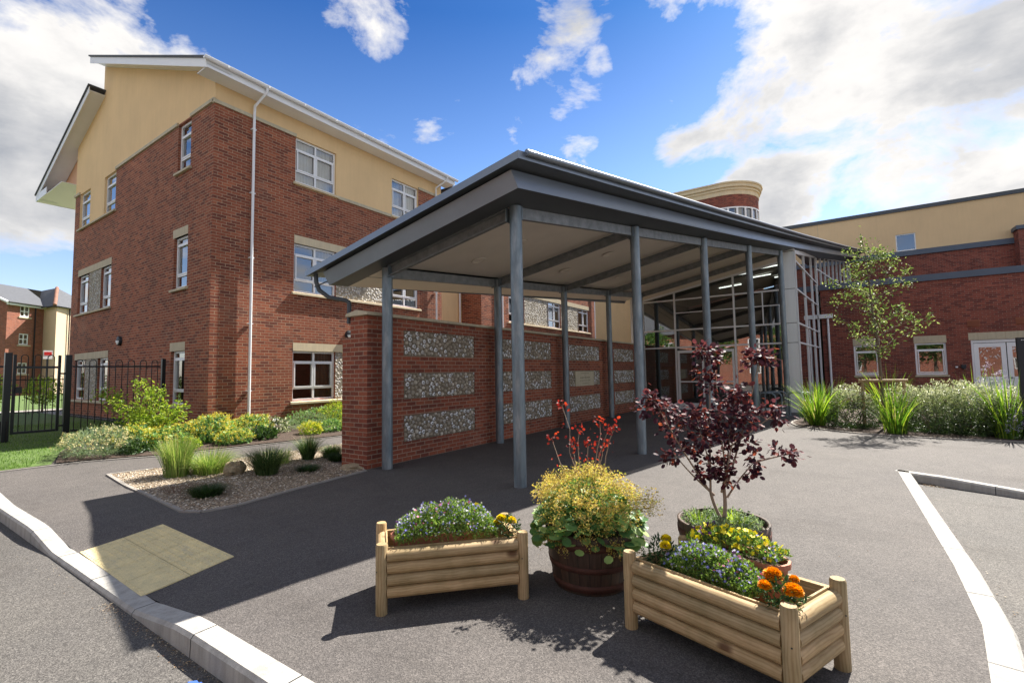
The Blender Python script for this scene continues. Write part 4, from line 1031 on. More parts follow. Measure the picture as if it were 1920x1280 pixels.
# ------------------------------------------------------------------ far apartment block at the left
FB=thing('apartment_block','distant three storey orange brick block with slate roof and cream corner bay','building',(2,52,0))
rv=V3(.5603,-.8283,0); fv=V3(.8283,.5603,0)
LD=lambda l,d,z=0: rv*l+fv*d+Z*z
OA=LD(-45.5,42.5); e_=fv; n_=rv; Lb=3.35; ZT=8.75
ww=[(1.13,2.0,z,z+1.02) for z in (2.2,4.9,7.5)]
f=MB(); wall(f,OA,e_,n_,0,Lb,-.3,ZT,ww,rev=.08); f.build('brick_wall',M['brick_far'],FB)
f=MB(); q=[LD(-60,42.5,-.3),LD(-45.5,42.5,-.3),LD(-45.5,42.5,ZT),LD(-50,42.5,11.0),LD(-54.5,42.5,ZT),LD(-60,42.5,ZT)]; f.face(q); f.build('gable_wall',M['brick_far'],FB)
for a,b,c,d in ww:
    window(FB,OA,e_,n_,a,b,c,d,2,(.5,),recess=.05,sashes=False,fw=.09,curtain=((.05,.3),(.7,.95))); sill(FB,OA,e_,n_,a-.15,b+.15,c,'stone',h=.14,out=.08)
bp=[LD(-45.5,45.85),LD(-43.45,45.0),LD(-43.6,47.6),LD(-44.6,50.5)]
f=MB()
for i in range(len(bp)-1): f.face([bp[i]+Z*-.3,bp[i+1]+Z*-.3,bp[i+1]+Z*8.55,bp[i]+Z*8.55])
f.build('cream_bay',M['cream'],FB)
f=MB(); f.face([LD(-45.15,42.2,8.72),LD(-45.15,46.2,8.72),LD(-50,48.5,11.05),LD(-50,42.2,11.05)]); f.face([LD(-54.8,42.2,8.7),LD(-50,42.2,11.05),LD(-50,56,11.05),LD(-54.8,56,8.7)])
f.build('roof',M['slate'],FB)
ap=LD(-46.6,48.2,11.0); ov=[LD(-45.8,45.5,8.62),LD(-43.25,44.6,8.62),LD(-43.2,47.6,8.62),LD(-44.0,51.5,8.62)]
f=MB()
for i in range(3): f.face([ov[i],ov[i+1],ap])
f.face([ap,LD(-50,50,11.05),ov[0]]); f.face([ov[3],LD(-50,53,11.0),ap]); f.build('turret_roof',M['slate'],FB)
f=MB(); f.tube([ap,ov[1]+Z*.04],.15,8); f.build('ridge_tiles',m_simple('ridge_tile',(.24,.12,.08),.8,.2),FB)
f=MB(); f.tube([LD(-45.1,42.2,8.66),LD(-45.1,45.9,8.66)],.08,6); f.tube([o_-Z*.06 for o_ in ov],.07,6); f.build('gutter',M['dark'],FB)
f=MB(); f.obox(OA,e_,n_,-.1,3.3,.02,.33,8.44,8.60); f.tube([LD(-45.1,42.15,8.62),LD(-50,42.15,10.9)],.13,4); f.build('eaves_board',M['upvc'],FB)
f=MB(); f.tube([LD(-45.4,44.95,8.5),LD(-45.4,44.95,0)],.055,6); f.build('downpipe',M['black'],FB)
f=MB(); f.tube([LD(-43.4,46.3,8.5),LD(-43.4,46.3,0)],.05,6); f.build('downpipe',M['black'],FB)
# ------------------------------------------------------------------ bow top fences and gate
def bow_panel(mb,a,b,z0,z1,zr,pitch=.115,r=.010,rail=True):
    a=Vector(a); b=Vector(b); L=(b-a).length; u=(b-a).normalized(); n=int(L/(2*pitch)); s_=L/n
    for i in range(n):
        c=a+u*(s_*(i+.5)); h=s_*.26
        p1=c-u*h; p2=c+u*h; pts=[(p1.x,p1.y,z0),(p1.x,p1.y,z1-h)]
        for k in range(1,6):
            an=math.pi*k/6; q=c-u*h*math.cos(an); pts.append((q.x,q.y,z1-h+h*math.sin(an)))
        pts+= [(p2.x,p2.y,z1-h),(p2.x,p2.y,z0)]
        mb.tube(pts,r,6)
    if rail:
        for z in (zr,z0+.08):
            e=V3(u.x,u.y,0); nn=V3(-u.y,u.x,0); mb.obox(V3(a.x,a.y,0),e,nn,0,L,-.004,.004,z-.02,z+.02)
NFc=thing('bow_top_fence','black bow topped steel fence panel between the gate post and the brick gable','fence',(4.2,14.6,.23))
f=MB(); bow_panel(f,(3.42,14.68),(5.10,14.50),.30,2.02,1.86); f.build('bow_top_panel',M['black'],NFc)
f=MB(); f.box(5.12,5.20,14.44,14.52,.15,2.06); f.build('post',M['black'],NFc)
f=MB(); f.box(3.29,3.40,14.63,14.74,.1,2.13); f.build('post',M['black'],NFc)
GT=thing('metal_gate','black bow topped steel gate with latch beside the lawn','gate',(2.9,14.7,.23))
f=MB(); f.box(3.17,3.22,14.67,14.71,.40,2.12); f.box(2.46,2.51,14.72,14.76,.40,2.12); f.obox(V3(2.46,14.74,0),V3(.995,-.07,0).normalized(),V3(.07,.995,0).normalized(),.05,.71,-.02,.02,1.82,1.87); f.obox(V3(2.46,14.74,0),V3(.995,-.07,0).normalized(),V3(.07,.995,0).normalized(),.05,.71,-.02,.02,.40,.45); f.build('gate_frame',M['black'],GT)
f=MB(); bow_panel(f,(2.53,14.74),(3.16,14.70),.44,2.12,1.84,rail=False,pitch=.105); f.build('gate_bars',M['black'],GT)
f=MB(); f.box(2.50,2.60,14.66,14.78,1.28,1.42); f.box(3.20,3.33,14.66,14.70,1.68,1.72); f.box(3.20,3.33,14.66,14.70,.50,.54); f.build('latch',M['black'],GT)
F2=thing('bow_top_fence','black bow topped steel fence running left out of view beside the gate latch post','fence',(2,14.8,.23))
f=MB(); f.box(2.33,2.44,14.70,14.81,.1,2.16); f.build('post',M['black'],F2)
f=MB(); f.tube([(2.40,14.66,.23),(2.40,14.66,.7)],.012,6); f.tube([(2.30,14.66,.23),(2.30,14.66,.7)],.012,6); f.build('drop_bolt',M['black'],F2)
f=MB(); bow_panel(f,(1.0,14.86),(2.32,14.76),.35,2.12,1.86); f.build('bow_top_panel',M['black'],F2)
F3=thing('bow_top_fence','distant black bow topped fence across the back of the lawn','fence',(2,25,.23))
for k in range(4):
    f=MB(); bow_panel(f,(-1.5+k*2.4,25),(-1.5+(k+1)*2.4-.1,25),.3,1.72,1.58,r=.009,pitch=.12); f.build('bow_top_panel',M['black'],F3)
    f=MB(); f.box(.9+k*2.4-.12,.9+k*2.4+.02,24.95,25.05,.1,1.8); f.build('post',M['black'],F3)
SG=thing('warning_sign','small white notice with red lettering fixed beyond the far fence','sign',(6.2,30.5,0))
f=MB(); f.box(6.05,6.37,30.48,30.5,2.55,2.95); f.build('board',M['whitep'],SG); f=MB(); f.lathe((6.2,30.52,0),[(.03,.2),(.03,2.6)],8); f.build('post',M['dark'],SG)

f=MB(); f.box(6.08,6.34,30.472,30.48,2.72,2.88); f.build('red_band',M['red'],SG)
# information post at the right edge
IP=thing('information_post','dark slim information post at the right edge among the shrubs','sign',(13.9,-3.35,0))
f=MB(); f.box(13.86,13.96,-3.60,-3.16,0,2.09); f.build('post_panel',M['dark'],IP)
f=MB(); 
for k in range(3): f.box(13.852,13.86,-3.24-k*.035,-3.22-k*.035,2.03,2.045)
f.build('lettering',M['whitep'],IP)

# ------------------------------------------------------------------ foliage tools
def rdir(r=rnd):
    z=r.uniform(-1,1); a=r.random()*6.2832; s=math.sqrt(1-z*z); return V3(s*math.cos(a),s*math.sin(a),z)
def leaf(mb,p,d,n,L,w,r,fold=.25):
    """two-sided folded leaf: base p, direction d, normal n"""
    d=d.normalized(); s_=d.cross(n)
    if s_.length<1e-4: s_=d.cross(X)
    s_.normalize(); n=s_.cross(d)
    a=p; t=p+d*L; m1=p+d*L*.45; k=n*(w*fold)
    mb.face([a,m1-s_*w*.5+k,t],r=r); mb.face([a,t,m1+s_*w*.5+k],r=r)
def rleaf(mb,p,d,n,L,w,r,cup=.12,N=7):
    d=d.normalized(); s_=d.cross(n)
    if s_.length<1e-4: s_=d.cross(X)
    s_.normalize(); n=s_.cross(d); c=p+d*L*.5; V=[c-n*L*cup]
    for k in range(N):
        a=6.2832*k/N+math.pi; V.append(c+d*math.cos(a)*L*.5+s_*math.sin(a)*w*.5)
    mb.mesh(V,[(0,1+k,1+(k+1)%N) for k in range(N)],r=r)
def lump(c,radii,seed,amp=.22):
    def f(d):
        q=noise.noise(d*1.7+V3(seed,seed*.7,0))+.5*noise.noise(d*3.7+V3(seed,0,seed))
        k=1+amp*q*1.6; return V3(c[0]+d.x*radii[0]*k,c[1]+d.y*radii[1]*k,c[2]+d.z*radii[2]*k)
    return f
def bush(mb,c,radii,n,L,w,seed=0,lo=0,hi=1,floor=None,up=.4,amp=.22,deep=.35,round_=False,tip=None,r=None,topv=False):
    r=r or random.Random(int(seed*97)+5); c=Vector(c); f=lump((0,0,0),radii,seed,amp)
    for i in range(n):
        d=rdir(r); q=f(d)*(1-deep*r.random()**1.7); p=c+q
        if floor is not None and p.z<floor: p.z=floor+r.random()*.06
        o=(V3(d.x/radii[0],d.y/radii[1],d.z/radii[2])).normalized()
        di=(o*.6+rdir(r)*.8+Z*up).normalized(); nn=(o+rdir(r)*.6+Z*.4)
        s_=r.uniform(.7,1.25); v=lo+(hi-lo)*r.random()
        v=max(.01,v)
        if topv: v=max(.01,min(1,v*.50+.52*max(-.6,min(1,d.z))-.06))  # leaf tone by height: pale young tops, shade of the fronts put in below
        (rleaf if round_ else leaf)(mb,p,di,nn,L*s_,w*s_,v)
def blades(mb,c,n,h,spread,w,seed=0,lo=0,hi=1,curl=.5,base=.06,seg=4,hv=.35,lean=None):
    r=random.Random(int(seed*131)+11); c=Vector(c)
    for i in range(n):
        a=r.random()*6.2832; b=c+V3(math.cos(a),math.sin(a),0)*base*math.sqrt(r.random()); b.z=c.z
        out=V3(math.cos(a+r.uniform(-.5,.5)),math.sin(a+r.uniform(-.5,.5)),0); H=h*r.uniform(1-hv,1); sp=spread*r.random()**.7; v=max(.01,r.uniform(lo,hi))
        if lean: out=(out+lean).normalized()
        s_=V3(-out.y,out.x,0)*(w*.5*r.uniform(.7,1.2)); prev=None
        tw=r.uniform(-.6,.6); s_=V3(s_.x*math.cos(tw)-s_.y*math.sin(tw),s_.x*math.sin(tw)+s_.y*math.cos(tw),0)
        for k in range(seg+1):
            t=k/seg; q=b+out*(sp*t**1.6)+Z*(H*(t-curl*.5*(sp/max(spread,.01))*t*t*t)); ww=s_*(1-.92*t**2)
            if prev:
                mb.face([prev[0],prev[1],q+ww,q-ww],r=v,smooth=True)
            prev=(q-ww,q+ww)
def stem(mb,a,b,r0,r1,wob=.03,seg=5,n=6,rr=rnd):
    a=Vector(a);b=Vector(b);pts=[];L=(b-a).length
    for k in range(seg+1):
        t=k/seg; p=a+(b-a)*t
        if 0<k<seg: p=p+rdir(rr)*L*wob
        pts.append(p)
    mb.tube(pts,[r0+(r1-r0)*k/seg for k in range(seg+1)],n); return pts

# ------------------------------------------------------------------ log planters
def planter(label,FL,FR,BR,BL,h=.45,seed=1):
    rr=random.Random(seed)
    P4=[Vector((*p,0)) for p in (FL,FR,BR,BL)]
    t=thing('log_planter',label,'planter',tuple(sum(P4,V3(0,0,0))/4),'pine log planters')
    for p in P4:
        f=MB(); q=rr.uniform(.02,1); hh=h+rr.uniform(-.008,.008)
        f.tube([p,p+Z*(hh-.012),p+Z*hh],[.0385,.0385,.033],18,r=q); po=f.build('post',M['wood'],t)
        cc=sum(P4,V3(0,0,0))/4; od=(p-cc).normalized(); od=V3(-abs(od.x),od.y*.2,0).normalized()
        f=MB(); f.tube([p+od*.036+Z*(hh*.62),p+od*.0395+Z*(hh*.62)],.0045,8); f.build('screw',M['dark'],po)
    for i in range(4):
        a,b=P4[i],P4[(i+1)%4]; u=(b-a).normalized()
        for k in range(4):
            z=.132+k*.0765; f=MB(); ins=.036
            cen=sum(P4,V3(0,0,0))/4; inward=(cen-(a+b)/2).normalized()*.006
            f.tube([a+u*ins+Z*z+inward,b-u*ins+Z*z+inward],.0382,20,r=rr.uniform(.02,1)); f.build('log_rail',M['wood'],t)
        # flat inner lining boards
        f=MB(); nn=V3(-u.y,u.x,0); cen=sum(P4,V3(0,0,0))/4
        if nn.dot(cen-a)<0: nn=-nn
        f.obox(a,u,nn,.04,(b-a).length-.04,.030,.042,.10,.405,r=rr.uniform(.02,1)); f.build('lining_board',M['wood'],t)
    f=MB(); c4=[p+(sum(P4,V3(0,0,0))/4-p).normalized()*.03 for p in P4]
    f.face([V3(p.x,p.y,.16) for p in c4]); f.build('base_board',M['wood'],t)
    return t
planter('long pine log planter on the left, nearest the kerb and holding lobelia',(2.15,2.51),(2.83,1.85),(3.10,2.19),(2.43,2.84),seed=4)
planter('pine log planter in the right foreground with orange marigolds',(2.86,1.09),(2.585,.225),(3.055,.035),(3.30,.875),seed=9)

def petal_flower(mb,p,n,r,v,N=5,gap=.6,rr=rnd):
    n=n.normalized(); a=n.cross(Z) if abs(n.z)<.95 else n.cross(X); a.normalize(); b=n.cross(a); ph=rr.random()*6
    for k in range(N):
        an=ph+6.2832*k/N; d=a*math.cos(an)+b*math.sin(an); s_=a*-math.sin(an)+b*math.cos(an); w=r*gap
        mb.face([p,p+d*r*.55-s_*w*.5+n*r*.08,p+d*r+n*r*.02,p+d*r*.55+s_*w*.5+n*r*.08],r=v)
def flower_mass(name,label,cat,loc,items,group=None):
    t=thing(name,label,cat,loc,group)
    for nm,mb,m in items: mb.build(nm,m,t)
    return t
def along(p,q,t,s,w):  # point in a rectangle p->q with sideways offset s*w
    u=(Vector(q)-Vector(p)); n=Vector((-u.y,u.x)).normalized(); r=Vector(p)+u*t+n*s*w; return r
def trough(name,label,A,B_,wid,h0,hgt,seed,nl,fl,group=None,z0=.40,soilz=.36):
    rr=random.Random(seed); A=Vector(A); B_=Vector(B_); c=(A+B_)/2
    lf=MB(); fs={k:MB() for k in set(x[0] for x in fl)}
    def surf():
        t=rr.random(); s=rr.uniform(-1,1)
        edge=(1-abs(2*t-1)**3)*(1-abs(s)**2.5); p=along(A,B_,t,s,wid/2)
        top=z0+hgt*(.30+.70*edge)*(1+.32*noise.noise(V3(p.x*14,p.y*14,seed))+.18*noise.noise(V3(p.x*45,p.y*45,seed)))
        return p,top,edge,s
    for i in range(nl):
        p,top,edge,s=surf(); z=soilz+(top-soilz)*(1-.6*rr.random()**2); q=V3(p.x,p.y,z)
        d=(rdir(rr)+Z*.9).normalized(); leaf(lf,q,d,rdir(rr)+Z,rr.uniform(.014,.032),rr.uniform(.005,.012),max(.02,rr.random()))
    for m,n,r_,N,bias in fl:
        for i in range(n):
            for _ in range(20):
                p,top,edge,s=surf(); u=(p-A).dot(B_-A)/(B_-A).length_squared
                if bias(u,s): break
            q=V3(p.x,p.y,top+rr.uniform(-.01,.022)); n_=(rdir(rr)*.8+Z*.8+V3(-.6,-.2,0)*.5)
            petal_flower(fs[m],q,n_,r_*rr.uniform(.7,1.2),max(.02,rr.random()),N,.75,rr)
    t=thing(name,label,'flowers',(c.x,c.y,soilz),group)
    lf.build('foliage',L_['lobleaf'],t)
    NM={'blue':'lobelia_flowers','yellow':'yellow_flowers','white':'white_flowers','violet':'violet_flowers','pink':'pink_flowers'}
    for k,mb in fs.items(): mb.build(NM[k],L_[k],t)
    return t
def pot_trough(label,A,B_,wid,z0,z1,seed):
    A=Vector(A);B_=Vector(B_); u=(B_-A).normalized(); n=Vector((-u.y,u.x)); t=thing('trough',label,'plant pot',(*((A+B_)/2),z0))
    def ringp(k,z,w):
        L=[]; r=w/2
        for i in range(7): a=-math.pi/2+math.pi*i/6; L.append(B_+u*(k-r)+u*r*math.cos(a)+n*r*math.sin(a))
        for i in range(7): a=math.pi/2+math.pi*i/6; L.append(A-u*(k-r)+u*r*math.cos(a)+n*r*math.sin(a))
        return [V3(p.x,p.y,z) for p in L]
    rs=[ringp(-.03,z0,wid*.78),ringp(0,z1-.03,wid*.96),ringp(.014,z1-.03,wid*1.06),ringp(.014,z1,wid*1.06),ringp(-.002,z1,wid*.92),ringp(-.01,z1-.05,wid*.86)]
    f=MB()
    for i in range(len(rs)-1):
        for k in range(14): f.face([rs[i][k],rs[i][(k+1)%14],rs[i+1][(k+1)%14],rs[i+1][k]],smooth=False)
    f.build('pot_body',M['terracotta'],t); f=MB(); f.face([p+Z*.015 for p in rs[-1]]); f.build('compost',M['soil'],t)
    return t
# planter 1 contents
pot_trough('terracotta trough of lobelia inside the left log planter',(2.36,2.64),(2.76,2.26),.20,.17,.43,1)
trough('lobelia','blue and lilac lobelia with violas filling the left log planter',(2.36,2.60),(2.86,2.12),.36,.1,.20,21,10500,
  [('blue',620,.0090,5,lambda u,s:True),('white',230,.008,5,lambda u,s:True),('violet',55,.014,5,lambda u,s:s>.1 and u<.55),('yellow',34,.015,5,lambda u,s:s>.25 and .45<u<.85),('pink',40,.011,5,lambda u,s:s<.2)],group='trough flowers in the log planters',z0=.40)
# planter 2 contents
pot_trough('terracotta trough of yellow violas at the back of the right log planter',(3.21,.78),(3.06,.26),.19,.26,.475,2)
trough('viola','yellow violas spilling from the terracotta trough in the right planter',(3.22,.80),(3.07,.28),.19,.1,.10,22,3000,
  [('yellow',150,.0165,5,lambda u,s:True),('violet',26,.015,5,lambda u,s:u<.35),('blue',40,.010,5,lambda u,s:u>.75)],group='trough flowers in the log planters',z0=.475,soilz=.455)
trough('lobelia','low lilac lobelia carpet along the front of the right log planter',(3.00,.87),(2.84,.38),.27,.1,.145,23,9500,
  [('blue',430,.0090,5,lambda u,s:True),('white',60,.008,5,lambda u,s:u<.4),('pink',30,.010,5,lambda u,s:u>.3),('yellow',10,.014,5,lambda u,s:u<.2),('violet',22,.012,5,lambda u,s:u>.4)],group='trough flowers in the log planters',z0=.375,soilz=.28)
def marigold(label,c,heads,m,seed,hz):
    rr=random.Random(seed); t=thing('marigold',label,'flowers',tuple(c),'marigold plants in the log planters'); f=MB(); c=Vector(c)
    bush(f,c+Z*.035,(.085,.085,.085),330,.034,.011,seed=seed,lo=.0,hi=.8,up=.3)
    f.build('foliage',L_['dark'],t)
    for (dx,dy,dz,r_) in heads:
        f=MB(); h=c+V3(dx,dy,dz); 
        for i in range(320):
            d=rdir(rr); d.z=abs(d.z)*1.0-.2; d.normalize(); p=h+V3(d.x*r_*.55,d.y*r_*.55,d.z*r_*.45)
            leaf(f,p,(d+rdir(rr)*.35),Z+rdir(rr)*.5,r_*.5,r_*.45,max(.02,rr.random()),.1)
        f.build('flower_head',L_[m],t)
    return t
marigold('yellow marigold plant at the right end of the left log planter',(2.845,1.99,.40),[(-.02,.035,.105,.038),(.0,-.04,.095,.037),(-.04,.06,.075,.03)],'yellow',31,.1)
marigold('yellow marigold plant at the left end of the right log planter',(2.955,.93,.40),[(.03,-.03,.115,.034),(-.04,-.045,.10,.034)],'yellow',32,.1)
marigold('orange marigold plant at the near corner of the right log planter',(2.71,.265,.40),[(.03,.035,.115,.047),(-.04,.065,.085,.033),(-.035,-.055,.085,.045),(.05,-.055,.11,.024)],'orange',33,.1)

# ------------------------------------------------------------------ half barrels
def barrel(label,c,rt,rbm,h,seed):
    t=thing('half_barrel',label,'planter',(*c,0),'half barrel planters'); f=MB()
    prof=[]
    for k in range(9):
        z=k/8; r_=rbm+(rt-rbm)*(math.sin(z*1.35)/math.sin(1.35)); prof.append((r_,z*h))
    prof+= [(rt-.022,h),(rt-.026,h-.06)]
    f.lathe((*c,0),prof,36,smooth=True); f.build('staves',M['stave'],t)
    for z0,z1 in ((.02,.07),(.16,.20),(h-.10,h-.055)):
        rr=lambda z:rbm+(rt-rbm)*(math.sin(z/h*1.35)/math.sin(1.35))
        f=MB(); f.lathe((*c,0),[(rr(z0)-.004,z0),(rr(z0)+.0045,z0),(rr(z1)+.0045,z1),(rr(z1)-.004,z1)],36); f.build('hoop',M['hoop'],t)
    f=MB(); f.lathe((*c,0),[(rt-.024,h-.045),(.001,h-.03)],24); f.build('compost',M['soil'],t)
    return t
barrel('dark half barrel with the amber lady\'s mantle between the two log planters',(3.33,1.57),.335,.27,.41,1)
barrel('dark half barrel with the purple leaved shrub, behind the right planter',(3.90,.745),.325,.265,.42,2)
# barrel 1 planting: lady's mantle and a red leaved young shrub
c1=V3(3.30,1.58,.42); rr=random.Random(77)
t=thing('ladys_mantle','amber flowering lady\'s mantle with round green leaves overflowing the left barrel','plant',tuple(c1))
f=MB()
for i in range(620):
    a=rr.random()*6.2832; q=rr.random()**.6; p=c1+V3(math.cos(a)*q*.36,math.sin(a)*q*.38,.02+.16*(1-q*q)+rr.uniform(-.02,.03))
    o=V3(math.cos(a),math.sin(a),0)
    if q>.85 and rr.random()<.7: p.z-=rr.random()*.12
    nn=(Z+o*q*1.1+rdir(rr)*.45+V3(-.5,-.2,0)*.5); s_=rr.uniform(.055,.10)
    rleaf(f,p,(o+rdir(rr)*.5-Z*.2),nn,s_,s_,max(.02,rr.random()),.10,8)
f.build('leaves',L_['mantle'],t)
f=MB(); st=MB()
for i in range(350):
    a=rr.random()*6.2832; q=rr.random()**.55; 
    base=c1+V3(math.cos(a)*q*.22,math.sin(a)*q*.22,.05); o=V3(math.cos(a),math.sin(a),0)
    fr_=1.0
    p=c1+V3(math.cos(a)*q*.40,math.sin(a)*q*.42,.12+.25*(1-q*q*.85)+rr.uniform(-.07,.06))
    if i<40: 
        a2=rr.uniform(2.3,5.0); p=c1+V3(math.cos(a2)*.37,math.sin(a2)*.37,.10-rr.random()*.24)
    if i>322: p=c1+V3(rr.uniform(-.02,.12),-.40-rr.random()*.14,.10+rr.random()*.22)
    st.tube([base,(base+p)/2+Z*.03,p],[.0014,.0011,.0008],4,caps=False)
    for k in range(34 if i<322 else 14):
        d=rdir(rr); qq=p+V3(d.x*.055,d.y*.055,d.z*.045)*rr.random()**.5
        petal_flower(f,qq,rdir(rr)+Z*.7,rr.uniform(.004,.0085),max(.02,min(1,rr.gauss(.6,.28))),4,.8,rr)
f.build('flower_sprays',L_['amber'],t); st.build('stalks',L_['lime'],t)
f=MB()
for i in range(420):
    d=rdir(rr); d.z=abs(d.z); p=c1+V3(d.x*.30,d.y*.30,.06+d.z*.24)*1.0
    rleaf(f,p,rdir(rr)+d,d+Z*.6+rdir(rr)*.5,.04,.04,max(.02,rr.random()),.1,7)
f.build('inner_leaves',L_['mantle'],t)
# red shrub
t=thing('red_shrub','young red leaved shrub with pale bare stems in the left barrel','shrub',(3.33,1.60,.40))
tw=MB(); lf=MB(); base=V3(3.36,1.60,.42); n1=[]
ax=V3(-.45,.87,0)  # leftwards as seen
def rleafcl(p,n,s_,mb,r_,sp=.05,rd=True,lo=0,hi=1):
    for i in range(n):
        q=p+V3(*(rr.gauss(0,sp) for _ in range(3))); (rleaf if rd else leaf)(mb,q,rdir(rr)-Z*.2,rdir(rr)+Z*.5,s_*rr.uniform(.7,1.2),s_*rr.uniform(.6,1.0),max(.02,rr.uniform(lo,hi)))
tips=[((.0,.30,.60),(0,.12,.1)),((.0,.20,.86),(.0,.06,.15)),((.02,.06,.68),(0,.02,.2)),((0,-.12,.76),(0,-.04,.3)),((0,-.19,.70),(0,-.05,.28)),((0,-.02,.58),(0,0,.25)),((0,-.14,.58),(0,-.05,.26)),((0,.12,.58),(0,.05,.2)),((0,-.24,.72),(0,-.08,.3))]
for (tx,ty,tz),(bx,by,bz) in tips:
    mid=base+V3(.0,by*1.2,bz); stem(tw,base+V3(rr.uniform(-.02,.02),by*.3,0),mid,.0065,.005,.03,4,6,rr); e2=base+V3(tx,ty,tz); stem(tw,mid,e2,.005,.0022,.05,4,5,rr)
    rleafcl(e2,14,.027,lf,0,.024); rleafcl(mid+(e2-mid)*.72,5,.022,lf,0,.03)
tw.build('stems',M['twig'],t); lf.build('leaves',L_['redleaf'],t)
f=MB(); blades(f,(3.25,1.72,.45),26,.22,.16,.012,seed=5,curl=.9); f.build('basal_leaves',L_['lime'],t)
# barrel 2: purple smoke bush and low pale ground cover
rr=random.Random(99)
t=thing('purple_shrub','purple leaved smoke bush on thin branching stems in the right barrel','shrub',(3.90,.75,.40))
tw=MB(); lf=MB(); b0=V3(3.90,.745,.40)
right=V3(.56,-.828,0); 
def C(u,z,d=0): return b0+right*(u*1.36)+V3(.83,.56,0)*d+Z*(z-.40)
cl_=[(-.05,1.70,.055,60,.05),(-.02,1.66,.06,60,0),(-.06,1.52,.06,55,.03),(-.02,1.43,.07,50,0),(.24,1.66,.06,70,0),(.30,1.63,.05,45,.05),(.20,1.60,.045,30,0),
 (-.36,1.32,.06,60,0),(-.28,1.25,.07,60,.05),(-.41,1.26,.05,35,0),(-.20,1.18,.07,60,-.1),(-.10,1.22,.07,70,.05),(0,1.20,.08,70,-.08),(.08,1.30,.08,80,.05),(.13,1.37,.06,50,0),(.12,1.20,.08,80,-.05),(.22,1.22,.06,50,.1),(.30,1.25,.055,45,0),(.34,1.17,.05,35,0),
 (-.25,1.08,.07,60,.05),(-.12,1.06,.08,70,-.1),(0,1.08,.08,80,.06),(.10,1.08,.07,60,-.05),(-.16,.97,.06,45,0),(-.28,.90,.05,38,0),(-.24,.94,.04,22,.05),(.05,1.00,.06,40,.05),
 (-.10,.90,.05,36,0),(-.05,.82,.055,50,-.04),(.02,.80,.05,45,0),(.05,.90,.05,35,.05),(-.10,.76,.04,30,0),(.03,.72,.045,34,-.03),(.17,.98,.04,24,0),(.19,.87,.05,36,0),(.20,.80,.04,22,.03),(.33,.92,.045,32,0),(.40,.88,.045,32,0),(.43,.92,.025,9,0),(.16,.75,.03,14,0)]
def curve(a,b,r0,r1,bow):
    a=Vector(a);b=Vector(b);pts=[]
    for k in range(7):
        q=k/6; p=a+(b-a)*q+bow*math.sin(q*math.pi)*.5; pts.append(p)
    tw.tube(pts,[r0+(r1-r0)*k/6 for k in range(7)],7); return pts
forks=[curve(b0,C(-.06,.62),.014,.011,right*-.02),curve(b0+right*.01,C(.02,.66,.02),.016,.012,right*.02)]
mains=[(C(-.06,.62),C(-.03,1.62)),(C(-.06,.62),C(-.34,1.28)),(C(-.04,.60),C(-.26,.92)),(C(.03,.66),C(.10,1.32)),(C(.03,.66),C(.26,1.62,.03)),(C(.03,.58),C(.19,.84)),(C(.19,.84),C(.40,.90)),(C(.03,.66),C(0,1.15)),(C(.0,.62),C(.05,1.05,-.1)),(C(-.06,.7),C(-.14,1.1,-.1)),(C(.05,.95),C(.32,1.2))]
mp=[]
for a,b in mains: mp+=curve(a,b,.0085,.003,right*rr.uniform(-.05,.05))
for (u,z,s_,n,d) in cl_:
    c=C(u,z,d); near=min(mp,key=lambda q:(q-c).length+max(0,q.z-c.z)*2); stem(tw,near,c,.004,.0018,.03,3,5,rr)
    for i in range(int(n*1.1)):
        q=c+V3(rr.gauss(0,s_*.62),rr.gauss(0,s_*.62),rr.gauss(0,s_*.52)); o=(q-c).normalized() if (q-c).length>0 else Z
        L=rr.uniform(.030,.052); v=rr.random()**1.4
        rleaf(lf,q,(o+rdir(rr)*.6-Z*.25),(Z+rdir(rr)*.7+o*.3),L,L*.8,max(.02,v),.10,7)
tw.build('branches',M['twig'],t); lf.build('leaves',L_['purple'],t)
t=thing('ground_cover','low pale green ground cover plants around the shrub in the right barrel','plant',(3.90,.745,.39))
f=MB()
for i in range(1500):
    a=rr.random()*6.2832; q=math.sqrt(rr.random())*.285
    if noise.noise(V3(math.cos(a)*q*9,math.sin(a)*q*9,3))<-.22: continue
    p=V3(3.9+math.cos(a)*q,.745+math.sin(a)*q,.385+rr.random()*.055); leaf(f,p,rdir(rr)+Z*.5,rdir(rr)+Z*.8,rr.uniform(.02,.038),rr.uniform(.009,.017),max(.02,rr.random()))
f.build('leaves',L_['grey'],t); f=MB()
for c_ in ((3.98,.70),(3.83,.90),(3.86,.60)): blades(f,(*c_,.39),40,.10,.06,.012,seed=c_[0],curl=.4)
f.build('lime_tufts',L_['lime'],t)

# ------------------------------------------------------------------ gravel bed planting
def clump(name,label,c,n,h,sp,w,m,seed,curl=.5,base=.1,group=None,hv=.4,extra=None,cat='grass'):
    t=thing(name,label,cat,tuple(c),group); h*=1.14; sp*=1.1; f=MB(); blades(f,c,int(n*1.15),h,sp,w,seed,curl=curl,base=base,hv=hv); f.build('blades',L_[m],t)
    if extra: 
        f=MB(); blades(f,c,extra,h*1.12,sp*1.1,w*.6,seed+3,curl=curl,base=base*.8,hv=.2); f.build('dry_blades',L_['straw'],t)
    return t
GG='ornamental grasses in the gravel bed'
clump('ornamental_grass','tall upright light green grass clump at the left of the gravel bed',(3.30,8.62,.02),620,.62,.20,.008,'grass',1,.3,.17,GG,extra=60)
clump('ornamental_grass','broad arching bright green grass clump beside the boulder',(3.68,8.42,.01),900,.42,.42,.007,'grass',2,.9,.22,GG,extra=70)
clump('ornamental_grass','large dark green spiky tussock in the middle of the gravel',(4.12,7.50,.01),1100,.46,.40,.006,'tuss',3,.6,.15,GG,extra=30)
